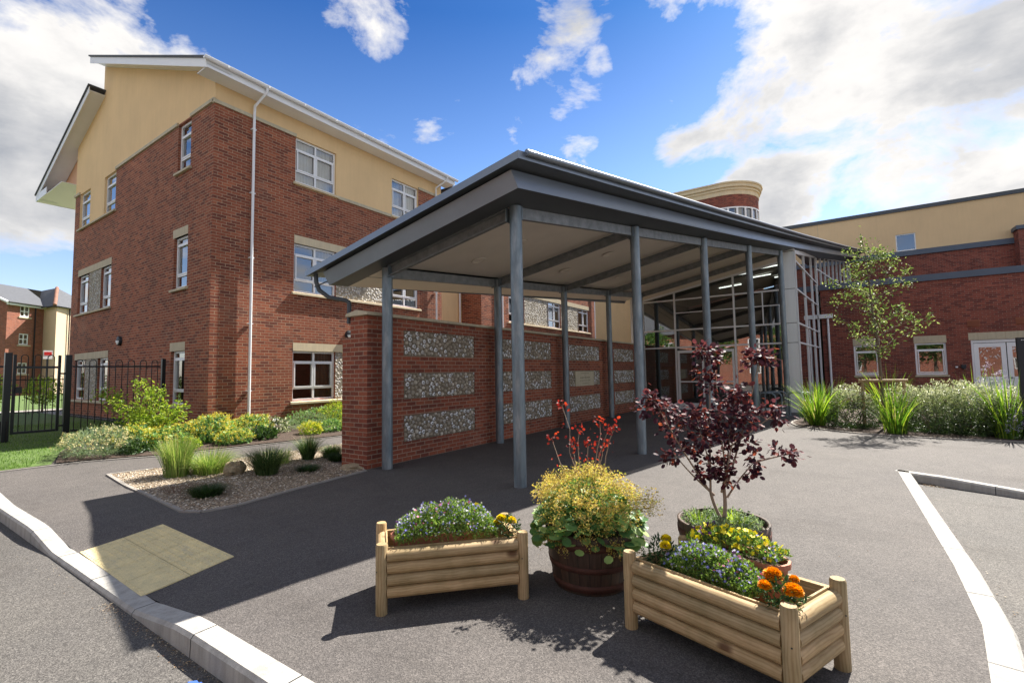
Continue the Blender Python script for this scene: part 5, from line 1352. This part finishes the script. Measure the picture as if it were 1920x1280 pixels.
clump('ornamental_grass','mid green spiky tussock nearer the brick pier',(5.22,8.12,.01),700,.46,.30,.006,'tuss',4,.55,.10,GG,extra=40)
clump('ornamental_grass','low dark green cushion of grass at the front of the gravel',(2.98,6.86,.01),1300,.16,.20,.004,'tussd',5,.8,.16,GG)
clump('ornamental_grass','small flat dark cushion of grass behind the large tussock',(4.60,7.15,.01),800,.11,.18,.004,'tussd',6,.8,.15,GG)
clump('ornamental_grass','bright green low grass tuft against the brick pier',(5.60,7.95,.01),700,.26,.24,.006,'green',7,.7,.14,GG)
clump('ornamental_grass','dark low grass tuft in the shade of the brick pier',(5.45,7.55,.01),600,.16,.24,.005,'tussd',8,.7,.16,GG)
clump('ornamental_grass','thin yellowing tuft behind the large dark tussock',(4.75,8.25,.01),300,.30,.30,.006,'grass',9,.7,.2,GG)
def boulder(label,c,r_,seed,sq=.8):
    f=MB(); N,Mn=14,9; V=[];F=[]
    for i in range(Mn+1):
        th=math.pi*i/Mn
        for k in range(N):
            a=6.2832*k/N; d=V3(math.sin(th)*math.cos(a),math.sin(th)*math.sin(a),math.cos(th))
            q=1+.50*noise.noise(d*1.5+V3(seed,0,0))+.22*noise.noise(d*3.6+V3(0,seed,0)); q*=(.86 if d.z>.72 else 1); V.append(V3(*c)+V3(d.x*r_[0],d.y*r_[1],d.z*r_[2])*q)
    for i in range(Mn):
        for k in range(N): F.append((i*N+k,(i+1)*N+k,(i+1)*N+(k+1)%N,i*N+(k+1)%N))
    f.mesh(V,F,smooth=False); return f.build('boulder',M['boulder'],loc=c,label=label,cat='boulder')
boulder('rough buff boulder standing on the gravel beside the grass clumps',(3.86,7.98,.10),(.15,.13,.15),2)
boulder('flat mossy stone at the foot of the brick pier',(5.12,6.72,.02),(.17,.22,.07),5)
f=MB(); rr=random.Random(8)
for i in range(900):
    a=rr.random()*6.28; q=math.sqrt(rr.random()); x=2.98+math.cos(a)*q*.28; y=7.45+math.sin(a)*q*.42
    leaf(f,V3(x,y,.02+rr.random()*.03),rdir(rr)+Z*.2,Z+rdir(rr)*.4,.025,.006,max(.02,rr.random()*.6))
f.build('dead_plant',m_leaf('rusty_brown',[(0,(.09,.035,.02)),(1,(.22,.09,.05))],.1),loc=(2.98,7.45,.02),label='low rusty brown dead plant mat on the gravel',cat='plant')
# stones scattered over the gravel
f=MB(); rr=random.Random(12); from_poly=[Vector(p) for p in gpoly[:9]]
def inside(x,y,poly):
    c=False;j=len(poly)-1
    for i in range(len(poly)):
        a,b=poly[i],poly[j]
        if (a[1]>y)!=(b[1]>y) and x<(b[0]-a[0])*(y-a[1])/(b[1]-a[1])+a[0]: c=not c
        j=i
    return c
cnt=0
while cnt<5200:
    x=rr.uniform(2.45,6.9); y=rr.uniform(6.0,9.4)
    if not inside(x,y,gpoly): continue
    cnt+=1; s_=rr.uniform(.006,.015); c=V3(x,y,T(x,y)+.014+s_*.3); a=rr.random()*3; v=max(.02,rr.random())
    e=V3(math.cos(a),math.sin(a),0)*s_*1.3; g_=V3(-math.sin(a),math.cos(a),0)*s_
    top=c+Z*s_*.8; f.mesh([c+e,c+g_,c-e,c-g_,top+e*.3+g_*.2,top-e*.3-g_*.2],[(0,1,4),(1,2,5,4),(2,3,5),(3,0,4,5)],r=v)
f.build('loose_gravel',m_leaf('loose_stone',[(0,(.18,.12,.07)),(.5,(.36,.28,.19)),(1,(.60,.54,.45))],.0),kind='stuff',label='loose pale gravel stones over the pointed gravel bed',cat='gravel')

# ------------------------------------------------------------------ left bed planting
GB='plants in the bed along the brick block'
def mound(name,label,c,radii,n,L,w,m,seed,fl=None,cat='plant',round_=False,up=.4,group=GB,stems=False):
    z=T(c[0],c[1])+.03; t=thing(name,label,cat,(c[0],c[1],z),group); f=MB(); radii=(radii[0],radii[1],radii[2]*.86)
    
    bush(f,(c[0],c[1],z+radii[2]*.45),radii,n,L,w,seed,floor=z,up=up,round_=round_); f.build('foliage',L_[m],t)
    if fl:
        mm,k,r_=fl; f=MB(); r=random.Random(seed*7+1); fn=lump((0,0,0),radii,seed,.3)
        for i in range(k):
            d=rdir(r); d.z=abs(d.z); q=Vector((c[0],c[1],z+radii[2]*.45))+fn(d)*r.uniform(.98,1.12)
            for j in range(9):
                petal_flower(f,q+V3(*(r.gauss(0,r_*1.6) for _ in range(3))),rdir(r)+Z,r_*r.uniform(.6,1.2),max(.02,r.random()),4,.8,r)
        f.build('flowers',L_[mm],t)
    return t
mound('spurge','pale grey green spurge mound with cream tips at the lawn end of the bed',(3.02,11.15),(.52,.50,.36),2600,.10,.010,'grey',3,('cream',170,.014),up=.7)
mound('ladys_mantle','amber froth plant just right of the pale grey spurge',(3.60,11.25),(.30,.35,.34),900,.06,.05,'mantle',4,('amberbed',240,.012),round_=True)
mound('ladys_mantle','amber flowered plant under the lime shrub',(4.15,11.05),(.38,.35,.28),900,.06,.05,'mantle',5,('amberbed',260,.012),round_=True)
mound('low_lime_plant','yellow green leafy plant at the path edge below the lime shrub',(4.15,10.62),(.30,.22,.16),900,.045,.03,'lime',6)
mound('low_lime_plant','dark glossy hosta like plant under the pale spurge',(3.45,10.85),(.22,.22,.16),500,.07,.03,'dark',7)
mound('ladys_mantle','wide amber froth mound behind the tall gravel grass',(4.85,11.15),(.48,.38,.40),1200,.06,.05,'mantle',8,('amberbed',380,.012),round_=True)
mound('ladys_mantle','amber orange froth mound at the path edge, left of the dark hosta',(5.10,10.55),(.36,.26,.22),800,.05,.045,'mantle',9,('amberbed',280,.011),round_=True)
mound('ladys_mantle','amber froth mound in front of the white downpipe',(5.85,11.35),(.42,.35,.34),1100,.06,.05,'mantle',10,('amberbed',300,.012),round_=True)
mound('hosta','dark green broad leaved hosta beside the path below the downpipe',(5.75,10.62),(.28,.22,.16),420,.10,.045,'dark',11,up=.8)
mound('white_edged_plant','pale edged leafy plant at the foot of the white downpipe',(6.35,11.30),(.34,.30,.28),900,.06,.035,'variegated',12)
mound('cotton_lavender','wide grey green cotton lavender under the ground floor window',(7.25,11.30),(.62,.42,.30),2200,.06,.008,'grey',13,up=.7)
mound('low_yellow_mound','bright yellow froth mound at the path, left one of the pair below the window',(6.85,10.50),(.26,.22,.20),600,.05,.03,'lime',14,('yfroth',150,.012))
mound('low_green_mound','blue green leafy mound between the two yellow mounds',(7.45,10.55),(.34,.24,.22),900,.06,.03,'mantle',15)
mound('low_yellow_mound','bright yellow froth mound right of the blue green mound',(8.05,10.50),(.36,.26,.24),800,.05,.03,'lime',16,('yfroth',210,.012))
mound('lime_spurge','upright lime yellow shrub under the ground floor window',(8.25,11.5),(.42,.35,.46),1600,.055,.02,'lime',17,('yfroth',70,.012))
mound('low_green_mound','grey green feathery mound right of the lime yellow shrub',(9.05,11.2),(.50,.40,.34),1600,.07,.010,'grey',18)
mound('low_yellow_mound','yellow froth mound nearest the brick pier',(8.95,10.35),(.45,.28,.22),900,.05,.03,'lime',19,('amberbed',260,.012))
mound('low_green_mound','dark leafy plant behind the brick pier below the wall lamp',(9.75,11.3),(.45,.35,.42),1400,.06,.03,'green',20)
mound('low_green_mound','green infill plant against the brick corner plinth',(5.0,12.0),(.5,.25,.26),1100,.06,.03,'green',21,('amberbed',90,.012))
mound('low_green_mound','dark green creeping shrub at the foot of the fence panel',(4.1,13.6),(.7,.5,.30),2200,.05,.014,'dark',22)
mound('low_green_mound','green spreading plant between the cotton lavender and the wall',(8.0,12.0),(.9,.22,.30),1500,.06,.03,'mantle',23)
# spreading lime shrub
rr=random.Random(55); z=T(3.9,12)+.02
t=thing('lime_shrub','spreading lime green shrub with long irregular branches in front of the fence','shrub',(3.95,12.1,z)); tw=MB(); lf=MB(); bb=V3(4.0,12.1,z)
for (u,zz,d) in ((-.75,1.22,0),(-.55,1.15,.1),(-.35,1.05,-.2),(-.10,1.45,0),(.0,1.25,.15),(.15,1.15,-.1),(.35,.95,0),(.55,.92,.1),(.45,.75,-.2),(-.25,.8,.2),(.1,.75,-.3),(-.1,.6,.3),(.3,.55,.2),(.25,1.25,0),(-.05,.95,-.2),(.62,.80,0)):
    tp_=bb+V3(.56,-.828,0)*u*1.2+V3(.83,.56,0)*d+Z*(zz-z); pts=stem(tw,bb,tp_,.014,.004,.04,6,6,rr)
    for p in pts[2:]:
        for j in range(26):
            q=p+V3(*(rr.gauss(0,.075) for _ in range(3))); leaf(lf,q,rdir(rr)+Z*.1,rdir(rr)+Z*.8,rr.uniform(.05,.085),rr.uniform(.03,.045),max(.02,rr.random()))
    for j in range(50):
        q=tp_+V3(rr.gauss(0,.09),rr.gauss(0,.09),rr.gauss(0,.07)); leaf(lf,q,rdir(rr)+Z*.1,rdir(rr)+Z*.8,rr.uniform(.045,.08),rr.uniform(.028,.042),max(.02,rr.random()))
tw.build('branches',M['bark'],t); lf.build('leaves',L_['lime'],t)

# ------------------------------------------------------------------ right bed planting
GR='shrubs in the bed before the right hand wing'
def rshrub(label,c,radii,n,m,seed,L=.055,w=.022):
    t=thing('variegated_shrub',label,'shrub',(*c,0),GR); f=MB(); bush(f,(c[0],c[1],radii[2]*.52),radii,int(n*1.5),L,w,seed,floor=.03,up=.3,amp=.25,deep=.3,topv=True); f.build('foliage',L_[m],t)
    f=MB(); r=random.Random(seed)
    for i in range(14): 
        a=r.random()*6.28; stem(f,(c[0]+math.cos(a)*.06,c[1]+math.sin(a)*.06,0),(c[0]+math.cos(a)*radii[0]*.7,c[1]+math.sin(a)*radii[1]*.7,radii[2]*.9),.01,.003,.05,4,5,r)
    f.build('stems',M['bark'],t); return t
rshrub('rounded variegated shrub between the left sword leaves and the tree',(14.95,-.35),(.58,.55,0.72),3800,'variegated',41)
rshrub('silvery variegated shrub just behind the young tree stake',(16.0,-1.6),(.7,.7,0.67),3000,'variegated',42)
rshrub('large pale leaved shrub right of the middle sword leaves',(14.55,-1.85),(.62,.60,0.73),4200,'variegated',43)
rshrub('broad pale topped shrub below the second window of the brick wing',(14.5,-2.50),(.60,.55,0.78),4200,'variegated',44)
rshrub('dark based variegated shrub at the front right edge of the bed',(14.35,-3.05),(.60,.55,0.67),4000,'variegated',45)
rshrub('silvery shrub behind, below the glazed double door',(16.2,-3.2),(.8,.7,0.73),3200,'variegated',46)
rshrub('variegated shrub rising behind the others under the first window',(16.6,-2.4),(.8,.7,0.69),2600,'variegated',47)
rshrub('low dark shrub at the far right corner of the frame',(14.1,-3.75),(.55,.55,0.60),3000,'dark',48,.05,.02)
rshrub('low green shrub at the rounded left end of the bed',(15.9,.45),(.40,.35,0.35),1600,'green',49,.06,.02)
def swords(label,c,n,h,sp,seed,dead=0):
    t=thing('sword_leaf_plant',label,'plant',(*c,0),'sword leaved plants in the right bed'); f=MB(); blades(f,(*c,.0),int(n*1.5),h,sp*1.35,.024,seed,curl=.45,base=.20,hv=.6,seg=7); f.build('blades',L_['blade'],t)
    if dead: f=MB(); blades(f,(*c,.0),dead,h*.95,sp*1.7,.018,seed+1,curl=1.1,base=.14,hv=.25,seg=7); f.build('dry_blades',L_['straw'],t)
swords('bushy sword leaved plant at the rounded left end of the bed',(15.15,.42),120,1.45,.62,61,18)
swords('arching sword leaved plant behind the left end of the bed',(16.6,.15),80,1.45,.6,62,16)
swords('bright yellow green sword leaves standing alone in front of the shrubs',(13.95,-1.12),70,1.42,.42,63,8)
swords('sword leaved plant behind the young tree, below the first window',(16.9,-1.25),70,1.75,.6,64,12)
swords('tall lime sword leaves at the right edge beside the information post',(14.0,-2.95),80,1.62,.48,65,8)
swords('arching sword leaves in front of the glazed double door',(16.4,-2.95),50,1.7,.85,66,22)
mound('catmint','hazy lavender catmint left of the right edge sword leaves',(15.1,-3.05),(.45,.4,.95),900,.05,.01,'grey',71,('lav',260,.014),group=GR)
mound('catmint','small lavender catmint clump at the front right corner',(13.75,-3.15),(.25,.25,.42),400,.04,.01,'grey',72,('lav',110,.012),group=GR)
# young tree with stake
rr=random.Random(21)
t=thing('young_tree','young broadleaf tree with sparse pale green crown in the right bed','tree',(15.1,-1.02,0))
tk=MB(); tk.tube([(15.1,-1.02,0),(15.1,-1.0,1.0),(15.12,-.98,2.0),(15.12,-.90,3.2),(15.1,-.86,4.2),(15.1,-.80,4.75)],[.045,.038,.032,.022,.012,.005],9)
tk.build('trunk',M['bark'],t); tw=MB(); lf=MB(); rt=V3(.56,-.828,0)*1.0; fd=V3(.83,.56,0)
for i in range(40):
    z=1.75+2.7*(i/40)+rr.uniform(-.1,.1); a=rr.random()*6.2832
    reach=(1.22 if z<3.0 else 1.22-(z-3.0)*.56)*rr.uniform(.55,1.05)*min(1,(z-1.1)*1.1)
    if i==3: a=0; reach=1.25
    b0_=V3(15.12,-.97+.03*(z-2),z); tp_=b0_+rt*math.cos(a)*reach*.85+fd*math.sin(a)*reach*.8+Z*(.12+reach*.30)
    pts=stem(tw,b0_,tp_,.011,.003,.035,5,5,rr)
    for p in pts[1:]:
        for j in range(int(2+6*rr.random())):
            q=p+V3(*(rr.gauss(0,.07) for _ in range(3))); leaf(lf,q,rdir(rr),rdir(rr)+Z*.6,rr.uniform(.06,.10),rr.uniform(.03,.05),max(.02,rr.random()))
    for j in range(26):
        q=tp_+V3(*(rr.gauss(0,.085) for _ in range(3))); leaf(lf,q,rdir(rr)+Z*.2,rdir(rr)+Z*.6,rr.uniform(.055,.10),rr.uniform(.03,.05),max(.02,rr.random()))
for j in range(70):
    q=V3(15.1,-.80,4.75)+V3(rr.gauss(0,.05),rr.gauss(0,.05),rr.gauss(-.05,.15)); leaf(lf,q,rdir(rr)+Z*.6,rdir(rr)+Z*.6,.07,.032,max(.02,rr.random()))
tw.build('branches',M['bark'],t); lf.build('crown',L_['tree'],t)
t=thing('tree_stake','low pine crossbar and two stakes tied to the young tree','stake',(15.0,-1.02,0))
f=MB(); f.tube([(14.97,-.60,0),(14.97,-.60,1.15)],.035,10,r=.3); f.build('stake',M['wood'],t); f=MB(); f.tube([(15.02,-1.42,0),(15.02,-1.42,1.15)],.035,10,r=.8); f.build('stake',M['wood'],t)
f=MB(); f.tube([(14.95,-.52,1.19),(15.0,-1.50,1.19)],.038,12,r=.6); f.build('crossbar',M['wood'],t)
f=MB(); f.lathe((15.06,-1.0,1.13),[(.06,0),(.06,.1)],12); f.build('tree_tie',M['black'],t)
# far hedge and small trees beyond the far fence
for i,(x,y,s_) in enumerate(((1.6,27.0,1.0),(3.9,27.2,1.1),(5.4,27.0,.95),(.2,27.1,.9))):
    t=thing('fence_shrub',('leafy shrub behind the far fence at the left frame edge','leafy shrub behind the far fence left of the brick gable','leafy shrub behind the far fence touching the brick gable','leafy shrub behind the far fence partly outside the frame')[(1,2,2,0)[i]] if i!=1 else 'leafy shrub behind the far fence seen through the gate bars','shrub',(x,y,.2),'shrubs beyond the far fence')
    f=MB(); bush(f,(x,y,.2+.95*s_),(.62*s_,.5*s_,.6*s_),700,.13,.07,i+80,up=.2,deep=.6); f.build('crown',L_['lime'],t)
    f=MB(); f.tube([(x,y,.2),(x,y,.9)],.035,7); f.build('trunk',M['bark'],t)

# ------------------------------------------------------------------ behind the camera: street side seen only in reflections
OB=thing('opposite_terrace','red brick terrace across the road, seen only in window reflections','building',(-24,0,0))
f=MB(); wall(f,V3(-24,0,0),Y,X,-30,26,-.3,6.2,[(k,k+1.2,z,z+1.3) for k in range(-28,25,5) for z in (1,3.8)]); f.build('brick_wall',M['brick_far'],OB)
f=MB()
for k in range(-28,25,5):
    for z in (1,3.8): 
        f.box(-24.1,-24.02,k,k+.1,z,z+1.3); f.box(-24.1,-24.02,k+1.1,k+1.2,z,z+1.3); f.box(-24.1,-24.02,k+.1,k+1.1,z,z+.1); f.box(-24.1,-24.02,k+.1,k+1.1,z+1.2,z+1.3); f.box(-24.1,-24.03,k+.55,k+.65,z+.1,z+1.2)
f.build('window_frames',M['upvc'],OB)
f=MB(); f.face([V3(-24.3,-30,.5),V3(-24.3,26,.5),V3(-24.3,26,6),V3(-24.3,-30,6)]); f.build('rooms',M['room'],OB)
f=MB(); f.prism([V3(-23.5,-30.5,6.1),V3(-28.5,-30.5,9.2),V3(-33.5,-30.5,6.1)],(0,57,0)); f.build('roof',M['slate'],OB)
for i,(x,y) in enumerate(((-15,-9),(-15.5,-3),(-16,3.5),(-15,10),(-16,17))):
    t=thing('street_tree','green street tree across the road','tree',(x,y,0),'street trees across the road'); f=MB(); bush(f,(x,y,4.0),(1.9,1.9,2.0),1500,.3,.2,i+90,deep=.5); f.build('crown',L_['green'],t); f=MB(); f.tube([(x,y,-.2),(x,y,3.2)],.13,8); f.build('trunk',M['bark'],t)

# ------------------------------------------------------------------ litter
f=MB(); rr=random.Random(14)
def bit(x,y,z,s_):
    a=rr.random()*6; leaf(f,V3(x,y,z),V3(math.cos(a),math.sin(a),.1),Z+rdir(rr)*.3,s_,s_*.5,max(.02,rr.random()))
for i in range(420):
    y=rr.uniform(1.6,5.0)**1; y=2.0+rr.random()**.8*2.6; x=1.34-abs(rr.gauss(0,.045)); bit(x,y,-.118,rr.uniform(.006,.018))
for i in range(50): bit(rr.uniform(1.18,1.34),rr.uniform(5,9),-.118,rr.uniform(.006,.015))
for i in range(240): bit(9.0-abs(rr.gauss(0,.14)),-.95-abs(rr.gauss(0,.18)),-.118,rr.uniform(.015,.035))
for i in range(90): bit(rr.uniform(3.4,8.6),-.88-abs(rr.gauss(0,.06)),-.118,rr.uniform(.006,.02))
for i in range(60): bit(rr.uniform(2.2,13),rr.uniform(-.5,6),.004,rr.uniform(.006,.018))
for i in range(130): bit(rr.uniform(14.1,16),-.0+rr.uniform(-3,.9),.03,rr.uniform(.02,.05))
f.build('leaf_litter',L_['litter'],kind='stuff',label='scattered dry leaf and seed litter along the kerbs',cat='litter')
f=MB(); f.prism([V3(1.235,3.02,-.119),V3(1.27,2.99,-.119),V3(1.262,2.93,-.119),V3(1.225,2.95,-.119)],(.0,0,.008)); f.prism([V3(1.25,2.95,-.112),V3(1.27,2.94,-.108),V3(1.262,2.88,-.102),V3(1.235,2.90,-.112)],(0,0,.006)); f.build('blue_wrapper',M['blue'],loc=(1.25,2.96,-.118),label='crumpled blue wrapper on the road against the left kerb',cat='litter')
# seam in the footway surfacing
strip('surface_seam',[(9.2,-.70),(10.6,-.62),(13.3,-.72)],.012,-.0375,M['dark'])

# ------------------------------------------------------------------ camera
cam=bpy.data.cameras.new('camera'); co=bpy.data.objects.new('camera',cam); COL.objects.link(co)
cam.sensor_width=36; cam.lens=36*887.9/1920; cam.clip_start=.05; cam.clip_end=2000
r_=Vector((0.56025467,-0.82814866,-0.01686723)); u_=Vector((-0.04464307,-0.05052275,0.99772464)); f_=Vector((0.8271165,0.55822688,0.06527671))
co.matrix_world=Matrix(((r_.x,u_.x,-f_.x,0),(r_.y,u_.y,-f_.y,0),(r_.z,u_.z,-f_.z,1.55),(0,0,0,1)))
S.camera=co

# ------------------------------------------------------------------ light
sd_=V3(.82,-.125,1).normalized()
sun=bpy.data.lights.new('sun','SUN'); sun.energy=5.0; sun.angle=R(.55); sun.color=(1,.94,.85)
so=bpy.data.objects.new('sun',sun); COL.objects.link(so); so.rotation_euler=sd_.to_track_quat('Z','Y').to_euler(); so.location=(20,-5,30)
w=bpy.data.worlds.new('World'); S.world=w; w.use_nodes=True; nt=w.node_tree; nt.nodes.clear(); t=NT(nt)
sky=t.n('ShaderNodeTexSky'); sky.sky_type='NISHITA'; sky.sun_disc=False; sky.sun_elevation=math.asin(sd_.z); sky.sun_rotation=math.atan2(sd_.x,sd_.y); sky.ozone_density=3.0; sky.air_density=1.0; sky.dust_density=.6
D_=t.n('ShaderNodeTexCoord').outputs['Generated']
nz=t.n('ShaderNodeTexNoise'); nz.inputs['Scale'].default_value=4.2; nz.inputs['Detail'].default_value=12; nz.inputs['Roughness'].default_value=.60; nz.inputs['Distortion'].default_value=.25
# flatten the direction a little so that clouds stretch sideways towards the horizon
t.l(t.mapv(D_,(1,1,1.9),(1.3,.4,.2)),nz.inputs['Vector'])
blobs=[((.178,.904,.39),.22,1.0),((.146,.946,.288),.15,.9),((.13,.87,.48),.20,.75),((.02,.93,.36),.3,.9),((.497,.629,.597),.11,.75),((.45,.60,.65),.09,.5),((.695,.358,.624),.085,.65),((.68,.30,.67),.10,.6),
 ((.872,.186,.453),.10,.72),((.901,.08,.43),.15,.86),((.901,.023,.432),.17,.86),((.898,-.113,.426),.17,.86),((.924,-.198,.328),.2,.86),((.938,.07,.339),.13,.86),((.945,-.171,.28),.2,.86),((.834,.014,.552),.13,.86),((.86,-.14,.49),.10,.62),((.83,-.28,.48),.16,.66),
 ((.254,.828,.499),.05,.55),((.769,.318,.554),.03,.5),((.818,.40,.413),.06,.62),((.75,-.5,.4),.35,.8),((.7,-.15,.70),.25,.7),((-.9,.3,.35),.6,.75),((-.5,-.8,.3),.6,.8),((-.9,-.3,.45),.6,.75),((-.5,.2,.84),.55,.85),((.1,-.5,.86),.5,.85),((-.3,.8,.5),.45,.8),((.35,-.8,.45),.5,.85),((-.1,.1,1),.4,.8)]  # the wide clouds behind and overhead are out of view, added to whiten ambient light
acc=None
for c,r0_,s_ in blobs:
    c=Vector(c).normalized(); d=t.n('ShaderNodeVectorMath',operation='DISTANCE'); t.l(D_,d.inputs[0]); d.inputs[1].default_value=c
    mr=t.n('ShaderNodeMapRange'); mr.interpolation_type='SMOOTHSTEP'; mr.inputs['From Min'].default_value=r0_*1.25; mr.inputs['From Max'].default_value=r0_*.25; mr.inputs['To Min'].default_value=0; mr.inputs['To Max'].default_value=s_
    t.l(d.outputs['Value'],mr.inputs['Value']); acc=mr.outputs[0] if acc is None else t.math('MAXIMUM',acc,mr.outputs[0])
m1=t.math('ADD',t.math('MULTIPLY',acc,.66),t.math('SUBTRACT',t.math('MULTIPLY',nz.outputs[0],2.3),1.36))
mask=t.ramp(m1,[(.02,0.0),(.12,.40),(.30,1.0)])
n2=t.noise(t.mapv(D_,(1,1,1.7),(4,2,.5)),3.2,7,.55)
n3=t.noise(t.mapv(D_,(1,1,1.9),(1.42,.38,.24)),3.4,8,.56)
shade=t.math('ADD',t.math('MULTIPLY',t.math('SUBTRACT',n2,.17),1.4),t.math('MULTIPLY',m1,.42))
ccol=t.ramp(shade,[(.36,(4.9,4.75,4.55)),(.56,(4.3,4.2,4.1)),(.74,(3.1,3.1,3.15)),(.95,(2.0,2.1,2.3))])
sx=t.n('ShaderNodeSeparateXYZ'); t.l(D_,sx.inputs[0]); skyc=t.mix(1,sky.outputs[0],t.ramp(sx.outputs[2],[(.12,(1.0,.92,.98)),(.38,(.55,.68,.84)),(.62,(.14,.33,.58))]),'MULTIPLY')
col=t.mix(mask,skyc,ccol)
bg=t.n('ShaderNodeBackground'); bg.inputs[1].default_value=.085; t.l(col,bg.inputs[0]); ow=t.n('ShaderNodeOutputWorld'); t.l(bg.outputs[0],ow.inputs[0])
S.view_settings.view_transform='Standard'; S.view_settings.look='None'; S.view_settings.exposure=1.45; S.view_settings.gamma=1
S.render.engine='CYCLES'
S.cycles.max_bounces=8; S.cycles.transparent_max_bounces=12; S.cycles.caustics_reflective=False; S.cycles.caustics_refractive=False
